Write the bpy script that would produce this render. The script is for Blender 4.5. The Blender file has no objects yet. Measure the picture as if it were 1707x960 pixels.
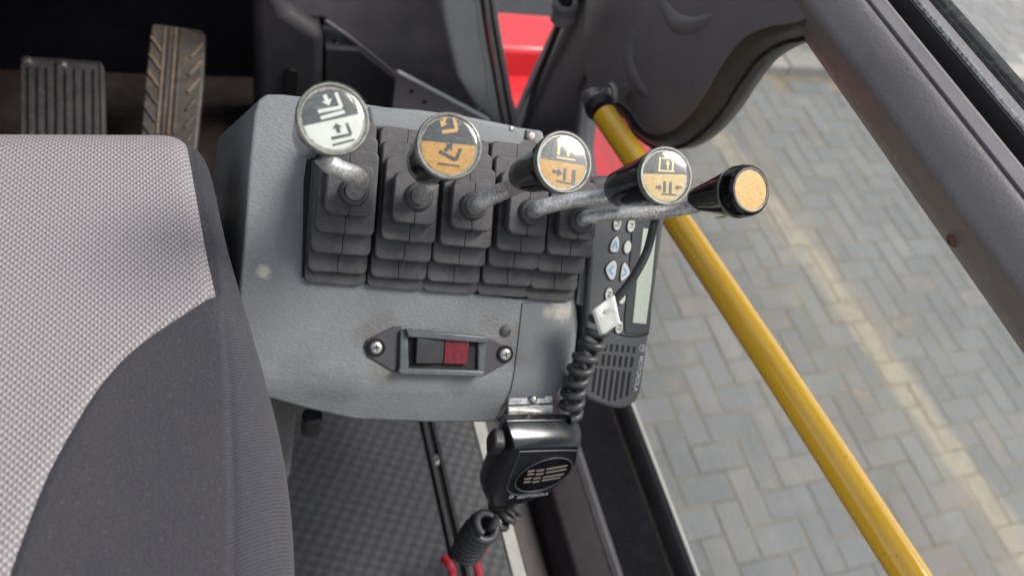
import bpy, bmesh, math, random
from mathutils import Vector, Matrix
random.seed(7)
S = bpy.context.scene
COL = S.collection
PI = math.pi

# ------------------------------------------------------------------ camera, sky, sun, exposure
F = 1233.0; CX, CY = 853.5, 480.0            # photograph's focal length in its own pixels
CAM = Vector((0, 0, 2.14))                   # eye above the paving
RX = Vector((0.925, -0.072, 0.372)).normalized()
RZ = Vector((0.272, -0.559, -0.783)); RZ = (RZ - RX * RZ.dot(RX)).normalized()
RY = RZ.cross(RX)
cam = bpy.data.objects.new('camera', bpy.data.cameras.new('camera')); COL.objects.link(cam)
cx_ = Vector((RX[0], RY[0], RZ[0])); cy_ = Vector((RX[1], RY[1], RZ[1])); cz_ = Vector((RX[2], RY[2], RZ[2]))
m = Matrix.Identity(4)
for i in range(3):
    m[i][0] = cx_[i]; m[i][1] = -cy_[i]; m[i][2] = -cz_[i]; m[i][3] = CAM[i]
cam.matrix_world = m
cam.data.sensor_width = 36; cam.data.lens = 36 * F / 1707
cam.data.clip_start = .02; cam.data.clip_end = 400
cam.data.dof.use_dof = True; cam.data.dof.focus_distance = .57; cam.data.dof.aperture_fstop = 5
S.camera = cam
S.view_settings.view_transform = 'Standard'; S.view_settings.look = 'None'
S.view_settings.exposure = 0.88; S.view_settings.gamma = 1

W = bpy.data.worlds.new('World'); S.world = W; W.use_nodes = True
nt = W.node_tree; nt.nodes.clear()
sky = nt.nodes.new('ShaderNodeTexSky'); sky.sky_type = 'NISHITA'; sky.sun_disc = False
SUN_EL, SUN_AZ = math.radians(54), math.radians(98)    # azimuth clockwise from +Y
sky.sun_elevation = SUN_EL; sky.sun_rotation = SUN_AZ
sky.air_density = 1.0; sky.dust_density = 1.6; sky.ozone_density = 0.3
bg = nt.nodes.new('ShaderNodeBackground'); bg.inputs[1].default_value = .12
wo = nt.nodes.new('ShaderNodeOutputWorld')
hs = nt.nodes.new('ShaderNodeHueSaturation'); hs.inputs['Saturation'].default_value = .32   # thin overcast veils the blue
nt.links.new(sky.outputs[0], hs.inputs['Color']); nt.links.new(hs.outputs[0], bg.inputs[0]); nt.links.new(bg.outputs[0], wo.inputs[0])
sd = bpy.data.lights.new('sun', 'SUN'); sd.energy = 2.3; sd.angle = math.radians(24); sd.color = (1, .955, .9)
so = bpy.data.objects.new('sun', sd); COL.objects.link(so)
sdir = Vector((math.sin(SUN_AZ) * math.cos(SUN_EL), math.cos(SUN_AZ) * math.cos(SUN_EL), math.sin(SUN_EL)))
so.rotation_euler = (-sdir).to_track_quat('-Z', 'Y').to_euler()

# ------------------------------------------------------------------ measuring helpers
def ray(px, py):
    r = Vector(((px - CX) / F, (py - CY) / F, 1))
    return Vector((RX.dot(r), RY.dot(r), RZ.dot(r)))
def P(px, py, d): return CAM + ray(px, py) * d
def onZ(px, py, z): r = ray(px, py); return CAM + r * ((z - CAM.z) / r.z)
def onX(px, py, x): r = ray(px, py); return CAM + r * ((x - CAM.x) / r.x)
def onY(px, py, y): r = ray(px, py); return CAM + r * ((y - CAM.y) / r.y)
def cv2w(x, y, z):
    v = Vector((x, y, z)); return Vector((RX.dot(v), RY.dot(v), RZ.dot(v)))
class Frame:
    def __init__(s, o, ex, ey, ez=None):
        s.o = Vector(o); s.x = Vector(ex).normalized()
        ey = Vector(ey); s.y = (ey - s.x * ey.dot(s.x)).normalized()
        s.z = s.x.cross(s.y)
        if ez is not None and s.z.dot(Vector(ez)) < 0: s.z = -s.z
    def w(s, a, b, h=0): return s.o + s.x * a + s.y * b + s.z * h
    def loc(s, p): d = Vector(p) - s.o; return (d.dot(s.x), d.dot(s.y), d.dot(s.z))
    def px(s, px, py, h=0):
        r = ray(px, py); o = s.o + s.z * h
        t = (o - CAM).dot(s.z) / r.dot(s.z)
        return s.loc(CAM + r * t)[:2]
    def sub(s, a, b, h=0): return Frame(s.w(a, b, h), s.x, s.y, s.z)

# ------------------------------------------------------------------ object helpers
def root(name, label, cat, loc=(0, 0, 0), group=None):
    o = bpy.data.objects.new(name, None); o.empty_display_size = .03
    COL.objects.link(o); o.location = loc
    o['label'] = label; o['category'] = cat
    if group: o['group'] = group
    return o
RL = {}
def wl(o):
    """world location of an unrotated parent chain"""
    v = Vector((0, 0, 0))
    while o: v += o.location; o = o.parent
    return v
def link(name, bm, mat, parent=None, smooth=35, bevel=0, seg=3, label=None):
    off = wl(parent) if parent else Vector((0, 0, 0))
    bmesh.ops.recalc_face_normals(bm, faces=bm.faces)
    if off.length > 0: bmesh.ops.translate(bm, verts=bm.verts, vec=-off)
    me = bpy.data.meshes.new(name); bm.to_mesh(me); bm.free()
    for m_ in (mat if isinstance(mat, (list, tuple)) else [mat]): me.materials.append(m_)
    o = bpy.data.objects.new(name, me); COL.objects.link(o)
    if parent: o.parent = parent
    if bevel:
        b = o.modifiers.new('bevel', 'BEVEL'); b.width = bevel; b.segments = seg
        b.limit_method = 'ANGLE'; b.angle_limit = math.radians(28); b.harden_normals = False
    if smooth:
        for p in me.polygons: p.use_smooth = True
        try: me.set_sharp_from_angle(angle=math.radians(smooth))
        except Exception: pass
    if label: o['label'] = label
    return o
def tag(o, label=None, cat=None, group=None, kind=None):
    if label: o['label'] = label
    if cat: o['category'] = cat
    if group: o['group'] = group
    if kind: o['kind'] = kind
    return o
def rrect(w, h, r, n=5, cx=0, cy=0):
    out = []
    for sx, sy, a0 in ((1, 1, 0), (-1, 1, 90), (-1, -1, 180), (1, -1, 270)):
        for i in range(n + 1):
            a = math.radians(a0 + 90 * i / n)
            out.append((cx + sx * (w / 2 - r) + r * math.cos(a), cy + sy * (h / 2 - r) + r * math.sin(a)))
    return out
def circ(r, n=32, cx=0, cy=0, ry=None):
    ry = ry or r
    return [(cx + r * math.cos(2 * PI * i / n), cy + ry * math.sin(2 * PI * i / n)) for i in range(n)]
def crom(pts, n=6, closed=False):
    pts = [Vector(p) for p in pts]; out = []; N = len(pts)
    rng = range(N) if closed else range(N - 1)
    for i in rng:
        if closed: p0, p1, p2, p3 = pts[i - 1], pts[i], pts[(i + 1) % N], pts[(i + 2) % N]
        else: p0, p1, p2, p3 = pts[max(i - 1, 0)], pts[i], pts[i + 1], pts[min(i + 2, N - 1)]
        for k in range(n):
            t = k / n
            out.append(.5 * ((2 * p1) + (p2 - p0) * t + (2 * p0 - 5 * p1 + 4 * p2 - p3) * t * t + (3 * p1 - p0 - 3 * p2 + p3) * t ** 3))
    if not closed: out.append(pts[-1])
    return out
def sm2(poly, n=4, closed=True):
    return [(v.x, v.y) for v in crom([(p[0], p[1], 0) for p in poly], n, closed)]
def add_prism(bm, fr, poly, h0, h1, top=None, holes=None):
    """prism of a 2-D outline between heights h0 < h1; top = scaled/moved outline for the upper ring"""
    t = top or poly
    lo = [bm.verts.new(fr.w(a, b, h0)) for a, b in poly]
    hi = [bm.verts.new(fr.w(a, b, h1)) for a, b in t]
    n = len(poly)
    bm.faces.new(lo[::-1]); bm.faces.new(hi)
    for i in range(n): bm.faces.new((lo[i], lo[(i + 1) % n], hi[(i + 1) % n], hi[i]))
def prism(name, fr, poly, h0, h1, mat, parent=None, bevel=0, seg=3, top=None, smooth=35, label=None):
    bm = bmesh.new(); add_prism(bm, fr, poly, h0, h1, top)
    return link(name, bm, mat, parent, smooth, bevel, seg, label)
def add_tube(bm, pts, r, n=14, cap=True, flat=1.0):
    pts = [Vector(p) for p in pts]; N = len(pts)
    rs = r if isinstance(r, (list, tuple)) else [r] * N
    T = [(pts[min(i + 1, N - 1)] - pts[max(i - 1, 0)]).normalized() for i in range(N)]
    u = T[0].orthogonal().normalized(); rings = []
    for i in range(N):
        u = (u - T[i] * u.dot(T[i])).normalized(); v = T[i].cross(u)
        rings.append([bm.verts.new(pts[i] + (u * math.cos(2 * PI * k / n) + v * flat * math.sin(2 * PI * k / n)) * rs[i]) for k in range(n)])
    for i in range(N - 1):
        for k in range(n):
            bm.faces.new((rings[i][k], rings[i][(k + 1) % n], rings[i + 1][(k + 1) % n], rings[i + 1][k]))
    if cap: bm.faces.new(rings[0][::-1]); bm.faces.new(rings[-1])
def tube(name, pts, r, mat, parent=None, n=14, label=None, smooth=50):
    bm = bmesh.new(); add_tube(bm, pts, r, n)
    return link(name, bm, mat, parent, smooth, label=label)
def add_lathe(bm, fr, prof, n=40, closed=False):
    """prof: (radius, height) list; radius 0 collapses to a point"""
    rings = []
    for r, h in prof:
        if r < 1e-6: rings.append([bm.verts.new(fr.w(0, 0, h))])
        else: rings.append([bm.verts.new(fr.w(r * math.cos(2 * PI * k / n), r * math.sin(2 * PI * k / n), h)) for k in range(n)])
    for A, B in zip(rings, rings[1:] + ([rings[0]] if closed else [])):
        for k in range(n):
            a, b, c, d = A[k % len(A)], A[(k + 1) % len(A)], B[(k + 1) % len(B)], B[k % len(B)]
            vs = [v for i, v in enumerate((a, b, c, d)) if v not in (a, b, c, d)[:i]]
            if len(vs) > 2: bm.faces.new(vs)
def lathe(name, fr, prof, mat, parent=None, n=40, smooth=35, label=None, closed=False):
    bm = bmesh.new(); add_lathe(bm, fr, prof, n, closed)
    return link(name, bm, mat, parent, smooth, label=label)
def add_bar(bm, fr, p, q, wd, h0, h1):
    """flat stroke from p to q in a frame"""
    p = Vector((p[0], p[1])); q = Vector((q[0], q[1])); d = (q - p).normalized(); nn = Vector((-d.y, d.x)) * wd / 2
    add_prism(bm, fr, [tuple(p + nn), tuple(p - nn), tuple(q - nn), tuple(q + nn)], h0, h1)
def add_arrow(bm, fr, p, q, wd, h0, h1):
    p = Vector((p[0], p[1])); q = Vector((q[0], q[1])); d = (q - p); L = d.length; d /= L; nn = Vector((-d.y, d.x))
    k = q - d * L * .5
    add_prism(bm, fr, [tuple(v) for v in (p + nn * wd / 2, p - nn * wd / 2, k - nn * wd / 2, k - nn * wd * 1.3, q, k + nn * wd * 1.3, k + nn * wd / 2)], h0, h1)
def text(name, body, fr, size, mat, parent, h=0, depth=.00015, align='CENTER', bold=0):
    cu = bpy.data.curves.new(name, 'FONT'); cu.body = body; cu.size = size
    cu.align_x = align; cu.align_y = 'CENTER'; cu.extrude = depth; cu.offset = bold; cu.resolution_u = 3
    to = bpy.data.objects.new(name, cu); COL.objects.link(to)
    me = bpy.data.meshes.new_from_object(to); bpy.data.objects.remove(to)
    z = fr.x.cross(fr.y)
    mm = Matrix((( fr.x.x, fr.y.x, z.x), (fr.x.y, fr.y.y, z.y), (fr.x.z, fr.y.z, z.z))).to_4x4()
    off = fr.w(0, 0, h) - (wl(parent) if parent else Vector())
    me.transform(Matrix.Translation(off) @ mm)
    me.materials.clear(); me.materials.append(mat)
    o = bpy.data.objects.new(name, me); COL.objects.link(o); o.parent = parent
    return o

# ------------------------------------------------------------------ material helpers
class MT:
    def __init__(s, name):
        s.m = bpy.data.materials.new(name); s.m.use_nodes = True
        s.t = s.m.node_tree; s.t.nodes.clear()
        s.out = s.n('ShaderNodeOutputMaterial'); s.b = s.n('ShaderNodeBsdfPrincipled')
        s.l(s.b.outputs[0], s.out.inputs[0])
        s.co = s.n('ShaderNodeTexCoord').outputs['Object']
    def n(s, t, **k):
        x = s.t.nodes.new(t)
        for a, v in k.items(): setattr(x, a, v)
        return x
    def l(s, a, b): s.t.links.new(a, b)
    def noise(s, scale, detail=3, rough=.55, vec=None, dist=0):
        x = s.n('ShaderNodeTexNoise'); x.inputs['Scale'].default_value = scale
        x.inputs['Detail'].default_value = detail; x.inputs['Roughness'].default_value = rough
        x.inputs['Distortion'].default_value = dist
        s.l(vec if vec is not None else s.co, x.inputs['Vector']); return x.outputs[0]
    def scale(s, v, vec=None):
        x = s.n('ShaderNodeMapping'); x.inputs['Scale'].default_value = v
        s.l(vec if vec is not None else s.co, x.inputs['Vector']); return x.outputs[0]
    def vor(s, scale, feature='F1', vec=None, out='Distance'):
        x = s.n('ShaderNodeTexVoronoi', feature=feature); x.inputs['Scale'].default_value = scale
        s.l(vec if vec is not None else s.co, x.inputs['Vector']); return x.outputs[out]
    def ramp(s, f, stops):
        x = s.n('ShaderNodeValToRGB'); e = x.color_ramp.elements
        while len(e) < len(stops): e.new(.5)
        for el, (p, c) in zip(e, stops):
            el.position = p; el.color = c if len(c) == 4 else (*c, 1)
        s.l(f, x.inputs[0]); return x.outputs[0]
    def mr(s, f, a, b, c=0, d=1, smooth=False):
        x = s.n('ShaderNodeMapRange')
        if smooth: x.interpolation_type = 'SMOOTHSTEP'
        for i, v in enumerate((a, b, c, d)): x.inputs[i + 1].default_value = v
        s.l(f, x.inputs[0]); return x.outputs[0]
    def math(s, op, a, b=0, c=None):
        x = s.n('ShaderNodeMath', operation=op)
        for i, v in enumerate((a, b, c)):
            if v is None: continue
            if isinstance(v, (int, float)): x.inputs[i].default_value = v
            else: s.l(v, x.inputs[i])
        return x.outputs[0]
    def mix(s, f, a, b, mode='MIX'):
        x = s.n('ShaderNodeMix', data_type='RGBA', blend_type=mode)
        for i, v in ((0, f), (6, a), (7, b)):
            if isinstance(v, (int, float)): x.inputs[i].default_value = v
            elif isinstance(v, tuple): x.inputs[i].default_value = (*v[:3], 1)
            else: s.l(v, x.inputs[i])
        return x.outputs[2]
    def sep(s, vec=None):
        x = s.n('ShaderNodeSeparateXYZ'); s.l(vec if vec is not None else s.co, x.inputs[0]); return x.outputs
    def bump(s, h, dist=.001, strength=1, prev=None):
        x = s.n('ShaderNodeBump'); x.inputs['Strength'].default_value = strength; x.inputs['Distance'].default_value = dist
        s.l(h, x.inputs['Height'])
        if prev is not None: s.l(prev, x.inputs['Normal'])
        s.l(x.outputs[0], s.b.inputs['Normal']); return x.outputs[0]
    def set(s, **k):
        for a, v in k.items():
            i = s.b.inputs[{'col': 'Base Color', 'rough': 'Roughness', 'metal': 'Metallic', 'spec': 'Specular IOR Level', 'coat': 'Coat Weight', 'coatr': 'Coat Roughness', 'sheen': 'Sheen Weight'}[a]]
            if isinstance(v, tuple): i.default_value = (*v[:3], 1)
            elif isinstance(v, (int, float)): i.default_value = v
            else: s.l(v, i)
        return s
def sc(c, k): return tuple(x * k for x in c)
def plastic(name, col, rough=.5, grain=600, gs=.0003, var=.25, dust=(.35, .33, .3), dustamt=.15, spec=.5, dscale=14):
    M = MT(name)
    big = M.noise(dscale, 5, .6); fine = M.noise(grain * .35, 3)
    c = M.mix(M.mr(big, .3, .7), sc(col, 1 - var), sc(col, 1 + var))
    d = M.math('MULTIPLY', M.mr(M.noise(dscale * 3.1, 6, .7), .5, .75), dustamt)
    c = M.mix(d, c, dust)
    M.set(col=c, rough=M.mr(fine, .3, .7, rough - .07, rough + .08), spec=spec)
    if gs: M.bump(M.noise(grain, 2, .6), gs, .8)
    return M.m

# console leather-look plastic: fine wrinkled grain
def leather(name, col, rough, vs=(1, 1, 1), sc_=520, amt=.00035, marks=()):
    M = MT(name)
    v = M.scale(vs)
    w = M.vor(sc_, 'SMOOTH_F1', M.mix(.06, v, M.n('ShaderNodeTexNoise').outputs[1]) if False else v)
    g = M.math('ADD', M.math('MULTIPLY', w, .8), M.noise(sc_ * .9, 3, .6, v, 1.2))
    big = M.noise(9, 5, .6); sp = M.noise(60, 5, .7)
    c = M.mix(M.mr(big, .3, .72), sc(col, .86), sc(col, 1.12))
    c = M.mix(M.math('MULTIPLY', M.mr(g, .35, 1.1), .14), c, sc(col, 1.5))
    c = M.mix(M.math('MULTIPLY', M.mr(sp, .58, .8), .14), c, (.36, .33, .28))
    c = M.mix(M.math('MULTIPLY', M.mr(M.noise(22, 4), .62, .75), .35), c, sc(col, .55))
    for (pt, rr, mc, k) in marks:          # scuffs and grime with places of their own
        vd = M.n('ShaderNodeVectorMath', operation='DISTANCE'); M.l(M.n('ShaderNodeNewGeometry').outputs['Position'], vd.inputs[0]); vd.inputs[1].default_value = pt
        dd_ = M.math('ADD', vd.outputs['Value'], M.math('MULTIPLY', M.math('SUBTRACT', M.noise(90, 5, .8), .5), rr * 1.6))
        c = M.mix(M.math('MULTIPLY', M.mr(dd_, rr * .25, rr, 1, 0, True), k), c, mc)
    M.set(col=c, rough=M.mr(sp, .3, .7, rough - .08, rough + .1), spec=.45)
    lowb = M.n('ShaderNodeBump'); lowb.inputs['Distance'].default_value = .006; lowb.inputs['Strength'].default_value = .35
    M.l(M.noise(11, 2), lowb.inputs['Height'])
    M.bump(g, amt, .9, lowb.outputs[0])
    return M.m
eaC = cv2w(.925, .065, .372); ebC = cv2w(.07, -1, 0)
CF = Frame(P(740, 350, .64), eaC, ebC, cv2w(.37, 0, -.93))
def cw(px, py): return tuple(CF.w(*CF.px(px, py)))
PALE, GRIME, DARKG = (.55, .52, .44), (.12, .105, .09), (.07, .07, .07)
CMARK = [(cw(441, 455), .008, PALE, .7), (cw(935, 518), .014, PALE, .75), (cw(912, 522), .008, PALE, .5), (cw(640, 545), .02, GRIME, .5), (cw(610, 560), .014, GRIME, .5), (cw(850, 560), .018, GRIME, .5),
         (cw(860, 600), .012, GRIME, .5), (cw(640, 625), .018, GRIME, .4), (cw(500, 620), .03, DARKG, .25), (cw(770, 640), .02, DARKG, .35), (cw(560, 655), .03, DARKG, .3), (cw(880, 190), .01, GRIME, .4), (cw(820, 540), .016, GRIME, .4)]
CONSOLE = leather('grey_grained_plastic', (.172, .182, .189), .37, (.7, 1.5, 1.5), 430, .0004, CMARK)
CONSOLE2 = leather('grey_smooth_cover', (.155, .166, .173), .46, sc_=700, amt=.00012, marks=CMARK)
DOORPL = leather('brown_grey_door_plastic', (.172, .160, .164), .42, sc_=420, amt=.0004)
PANELPL = leather('dark_door_panel_plastic', (.145, .132, .138), .46, sc_=300, amt=.0002)
ROLL = plastic('charcoal_ledge', (.06, .055, .062), .5, 500, .0002, dustamt=.06)
FLOORM = plastic('brown_black_floor', (.018, .013, .012), .7, 200, .0003, .3, dustamt=.05, spec=.2)
SILLM = plastic('near_black_sill', (.026, .021, .024), .55, 500, .0001, .2, dustamt=.03, spec=.15)
EDGETRIM_SHADE = plastic('shade_toned_edge_trim', (.035, .031, .032), .4, 500, .0002, .2, dustamt=.05)  # rubber trim tone, darkened to carry the shade of the panel's down-turned edge
BLACKPL = plastic('black_plastic', (.018, .018, .021), .42, 500, .0001, dustamt=.05)
DARKTRIM = plastic('dark_trim', (.045, .042, .047), .5, 500, .0002, dustamt=.06)
MIDTRIM = plastic('charcoal_panel', (.19, .175, .19), .55, 500, .0002, dustamt=.08, spec=.3)
DEEPBLACK = plastic('black_footwell_lining', (.007, .007, .010), .7, 300, .0001, dustamt=.01, spec=.08)
PILLAR = plastic('grey_pillar_trim', (.58, .59, .59), .45, 500, .0001, .06, dustamt=.08)
SEALGREY = plastic('grey_rubber_seal', (.42, .41, .39), .5, 400, .0002, .12)
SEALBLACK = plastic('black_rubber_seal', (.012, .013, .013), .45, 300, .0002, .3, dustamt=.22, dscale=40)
GLOSSBLACK = plastic('gloss_black_knob', (.005, .005, .006), .10, 500, 0, dustamt=.02, spec=.28, dscale=50)
RADIO = plastic('radio_housing', (.075, .078, .082), .42, 700, .00012, .1, dustamt=.07)
RADIODK = plastic('radio_recess', (.045, .047, .05), .4, 700, .0001, .1, dustamt=.05)
HOLE = plastic('dark_opening', (.004, .004, .004), .7, 300, 0, dustamt=.0)
MICBL = plastic('mic_black', (.012, .014, .018), .2, 120, 0, .15, dustamt=.03, spec=.35, dscale=30)
CORD = plastic('grey_black_cord', (.035, .037, .04), .42, 400, .0001, .2, dustamt=.12, dscale=40)
WHITEPR = plastic('white_print', (.62, .62, .6), .45, 500, 0, .05, dustamt=.0)
PRINTGREY = plastic('grey_print', (.4, .41, .42), .45, 500, 0, .05, dustamt=.0)
DARKPR = plastic('dark_print', (.028, .03, .034), .4, 500, 0, .05, dustamt=.1, dscale=60)
ORANGEPR = plastic('orange_print', (.6, .33, .08), .4, 500, 0, .08, dustamt=.1)
PALEYPR = plastic('pale_yellow_print', (.66, .52, .2), .4, 500, 0, .08, dustamt=.1)
BLUE = plastic('blue_print', (.12, .3, .62), .4, 500, 0, .05, dustamt=0)
BUTTON = plastic('pale_button', (.5, .5, .47), .38, 500, 0, .06, dustamt=.1)
SCREEN = plastic('pale_display', (.42, .46, .39), .25, 500, 0, .03, dustamt=.02)
REDSW = plastic('red_switch', (.13, .006, .014), .35, 800, .00008, .15, dustamt=.08, dscale=60)
REDHOOK = plastic('red_plastic', (.5, .03, .05), .35, 400, 0, .1, dustamt=.05)
ROCKER = plastic('rocker_black', (.014, .014, .016), .35, 600, .00005, .1, dustamt=.06)
WHITESTRIP = plastic('pale_sill_strip', (.5, .48, .45), .55, 500, .0002, .12, dustamt=.25, dscale=60)
PAPERTAG = plastic('silver_tag', (.62, .62, .6), .35, 300, .0003, .08, dustamt=.05)

MICBL.node_tree.nodes['Principled BSDF'].inputs['Coat Weight'].default_value = .5
MICBL.node_tree.nodes['Principled BSDF'].inputs['Coat Roughness'].default_value = .16
def rubber():
    M = MT('dusty_rubber')
    big = M.noise(30, 5, .65); sp = M.noise(160, 5, .7); fine = M.noise(900, 2)
    c = M.mix(M.mr(big, .3, .7), (.034, .033, .036), (.075, .073, .077))
    c = M.mix(M.math('MULTIPLY', M.mr(sp, .52, .72), .45), c, (.13, .12, .115))
    c = M.mix(M.math('MULTIPLY', M.mr(M.noise(75, 6, .75), .62, .75), .55), c, (.2, .17, .13))
    M.set(col=c, rough=M.mr(sp, .3, .7, .42, .62), spec=.45)
    M.bump(M.math('ADD', fine, M.math('MULTIPLY', sp, 1.5)), .00025, .8)
    return M.m
RUBBER = rubber()
def metal(name, col=(.55, .55, .53), rough=.35, rust=.0, scale=90, pit=.0003, metalness=.9):
    M = MT(name)
    a = M.noise(scale, 6, .7); b = M.noise(scale * 5, 4, .7); big = M.noise(scale * .25, 4, .6)
    c = M.mix(M.mr(a, .35, .65), sc(col, .6), sc(col, 1.15))
    c = M.mix(M.math('MULTIPLY', M.mr(b, .50, .64), .65), c, (.14, .13, .12))
    met = metalness; r = M.mr(a, .3, .7, rough - .08, rough + .2)
    if rust:
        rm = M.math('MULTIPLY', M.mr(M.math('ADD', M.math('MULTIPLY', big, .45), M.math('MULTIPLY', b, .55)), .66 - rust, .78 - rust, 0, 1, True), .85)
        c = M.mix(rm, c, M.mix(M.mr(b, .3, .7), (.10, .05, .03), (.24, .13, .075)))
        met = M.mr(rm, 0, 1, metalness, .1); r = M.mix(rm, r, (.75, .75, .75))
    M.set(col=c, rough=r, metal=met); M.bump(M.math('ADD', b, a), pit, .8)
    return M.m
ROD = metal('galvanised_worn_rod', (.60, .61, .61), .40, .155, 150, .0005, .7)
CHROME = metal('bright_metal', (.72, .71, .68), .22, 0, 160, .00006, .95)
SCREWM = metal('screw_metal', (.6, .59, .56), .28, 0, 300, .00006, .95)
RUSTY = metal('rusty_screw', (.16, .11, .09), .5, .25, 300, .0003, .6)
FITTING = metal('weathered_fitting', (.34, .32, .3), .42, .06, 80, .0003, .7)
RIM = metal('worn_rim', (.30, .29, .27), .3, 0, 200, .0001, .55)

def yellow_paint():
    M = MT('yellow_rail_paint')
    big = M.noise(8, 4); chips = M.noise(110, 5, .75)
    c = M.mix(M.mr(big, .3, .7), (.92, .50, .025), (.94, .54, .03))
    c = M.mix(M.mr(chips, .665, .70), c, (.1, .06, .03))
    y = M.sep()[1]
    worn = M.math('MULTIPLY', M.mr(y, .52, .60), M.mr(M.noise(60, 6, .8), .5, .62))
    c = M.mix(M.math('MULTIPLY', worn, .75), c, (.2, .11, .03))
    M.set(col=c, rough=M.mr(chips, .4, .8, .22, .4), spec=.5, coat=1.0, coatr=.08)
    M.bump(M.noise(30, 3), .0002, .5)
    return M.m
YELLOW = yellow_paint()

def wood_disc(name, a, b):
    M = MT(name)
    v = M.scale((1.0, 5.0, 1.0))
    n = M.noise(220, 5, .7, v); n2 = M.noise(70, 4, .7)
    c = M.mix(M.mr(n, .35, .65), a, b)
    c = M.mix(M.math('MULTIPLY', M.mr(n2, .6, .72), .35), c, (.25, .13, .04))
    M.set(col=c, rough=.42, spec=.4); M.bump(n, .0001, .5)
    return M.m
ORWOOD = wood_disc('aged_orange_plate', (.40, .19, .035), (.55, .31, .08))
YLWOOD = wood_disc('aged_yellow_plate', (.46, .28, .09), (.64, .45, .2))
BRASSY = wood_disc('yellow_cork_disc', (.40, .22, .06), (.60, .39, .14))
WHITEPL = plastic('white_plate', (.62, .62, .59), .4, 400, 0, .04, dustamt=.06)
GREYPL = plastic('dark_plate', (.04, .044, .05), .3, 400, 0, .2, dustamt=.12, dust=(.3, .32, .33))

def lens_mat():
    M = MT('clear_lens_cap')
    t = M.t; tr = M.n('ShaderNodeBsdfTransparent'); gl = M.n('ShaderNodeBsdfGlossy'); gl.inputs['Roughness'].default_value = .11
    tr.inputs[0].default_value = (.93, .95, .93, 1)
    df = M.n('ShaderNodeBsdfDiffuse'); df.inputs[0].default_value = (.8, .8, .78, 1)
    fr = M.n('ShaderNodeFresnel'); fr.inputs[0].default_value = 1.55
    m1 = M.n('ShaderNodeMixShader'); m2 = M.n('ShaderNodeMixShader')
    v = M.scale((1, 7, 1)); s_ = M.math('MULTIPLY', M.mr(M.noise(160, 6, .8, v), .52, .7), .22)
    s_ = M.math('ADD', s_, .018)
    bp = M.n('ShaderNodeBump'); bp.inputs['Strength'].default_value = .25; bp.inputs['Distance'].default_value = .0004
    M.l(M.noise(90, 3), bp.inputs['Height']); M.l(bp.outputs[0], gl.inputs['Normal'])
    M.l(s_, m1.inputs[0]); M.l(tr.outputs[0], m1.inputs[1]); M.l(df.outputs[0], m1.inputs[2])
    bf = M.math('SUBTRACT', 1, M.n('ShaderNodeNewGeometry').outputs['Backfacing'])
    M.l(M.math('MULTIPLY', M.math('MULTIPLY', fr.outputs[0], 1.1), bf), m2.inputs[0]); M.l(m1.outputs[0], m2.inputs[1]); M.l(gl.outputs[0], m2.inputs[2])
    M.l(m2.outputs[0], M.out.inputs[0]); return M.m
LENS = lens_mat()
def glass_mat(name, dirt=.10):
    M = MT(name)
    tr = M.n('ShaderNodeBsdfTransparent'); gl = M.n('ShaderNodeBsdfGlossy'); gl.inputs['Roughness'].default_value = .02
    tr.inputs[0].default_value = (.95, .96, .958, 1)
    df = M.n('ShaderNodeBsdfDiffuse'); df.inputs[0].default_value = (.75, .76, .74, 1)
    fr = M.n('ShaderNodeFresnel'); fr.inputs[0].default_value = 1.5
    m1 = M.n('ShaderNodeMixShader'); m2 = M.n('ShaderNodeMixShader')
    spots = M.mr(M.vor(75), .045, .06, 1, 0)
    keep = M.mr(M.noise(31, 2), .62, .64)
    film = M.mr(M.noise(6, 5, .7), .3, .7, dirt * .6, dirt * 1.4)
    smear = M.math('MULTIPLY', M.mr(M.noise(9, 6, .8, M.scale((1, .35, 1.6)), .8), .55, .75), .12)
    film = M.math('ADD', film, smear)
    s_ = M.math('ADD', film, M.math('MULTIPLY', M.math('MULTIPLY', spots, keep), .35))
    M.l(s_, m1.inputs[0]); M.l(tr.outputs[0], m1.inputs[1]); M.l(df.outputs[0], m1.inputs[2])
    bf = M.math('SUBTRACT', 1, M.n('ShaderNodeNewGeometry').outputs['Backfacing'])
    M.l(M.math('MULTIPLY', fr.outputs[0], bf), m2.inputs[0]); M.l(m1.outputs[0], m2.inputs[1]); M.l(gl.outputs[0], m2.inputs[2])
    M.l(m2.outputs[0], M.out.inputs[0]); return M.m
GLASS = glass_mat('door_glass', .16)

def red_paint():
    M = MT('red_bodywork_paint'); M.set(col=M.mix(M.mr(M.noise(5, 4), .3, .7), (.55, .018, .026), (.70, .03, .04)), rough=.38, coat=.5); return M.m
RED = red_paint()

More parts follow.
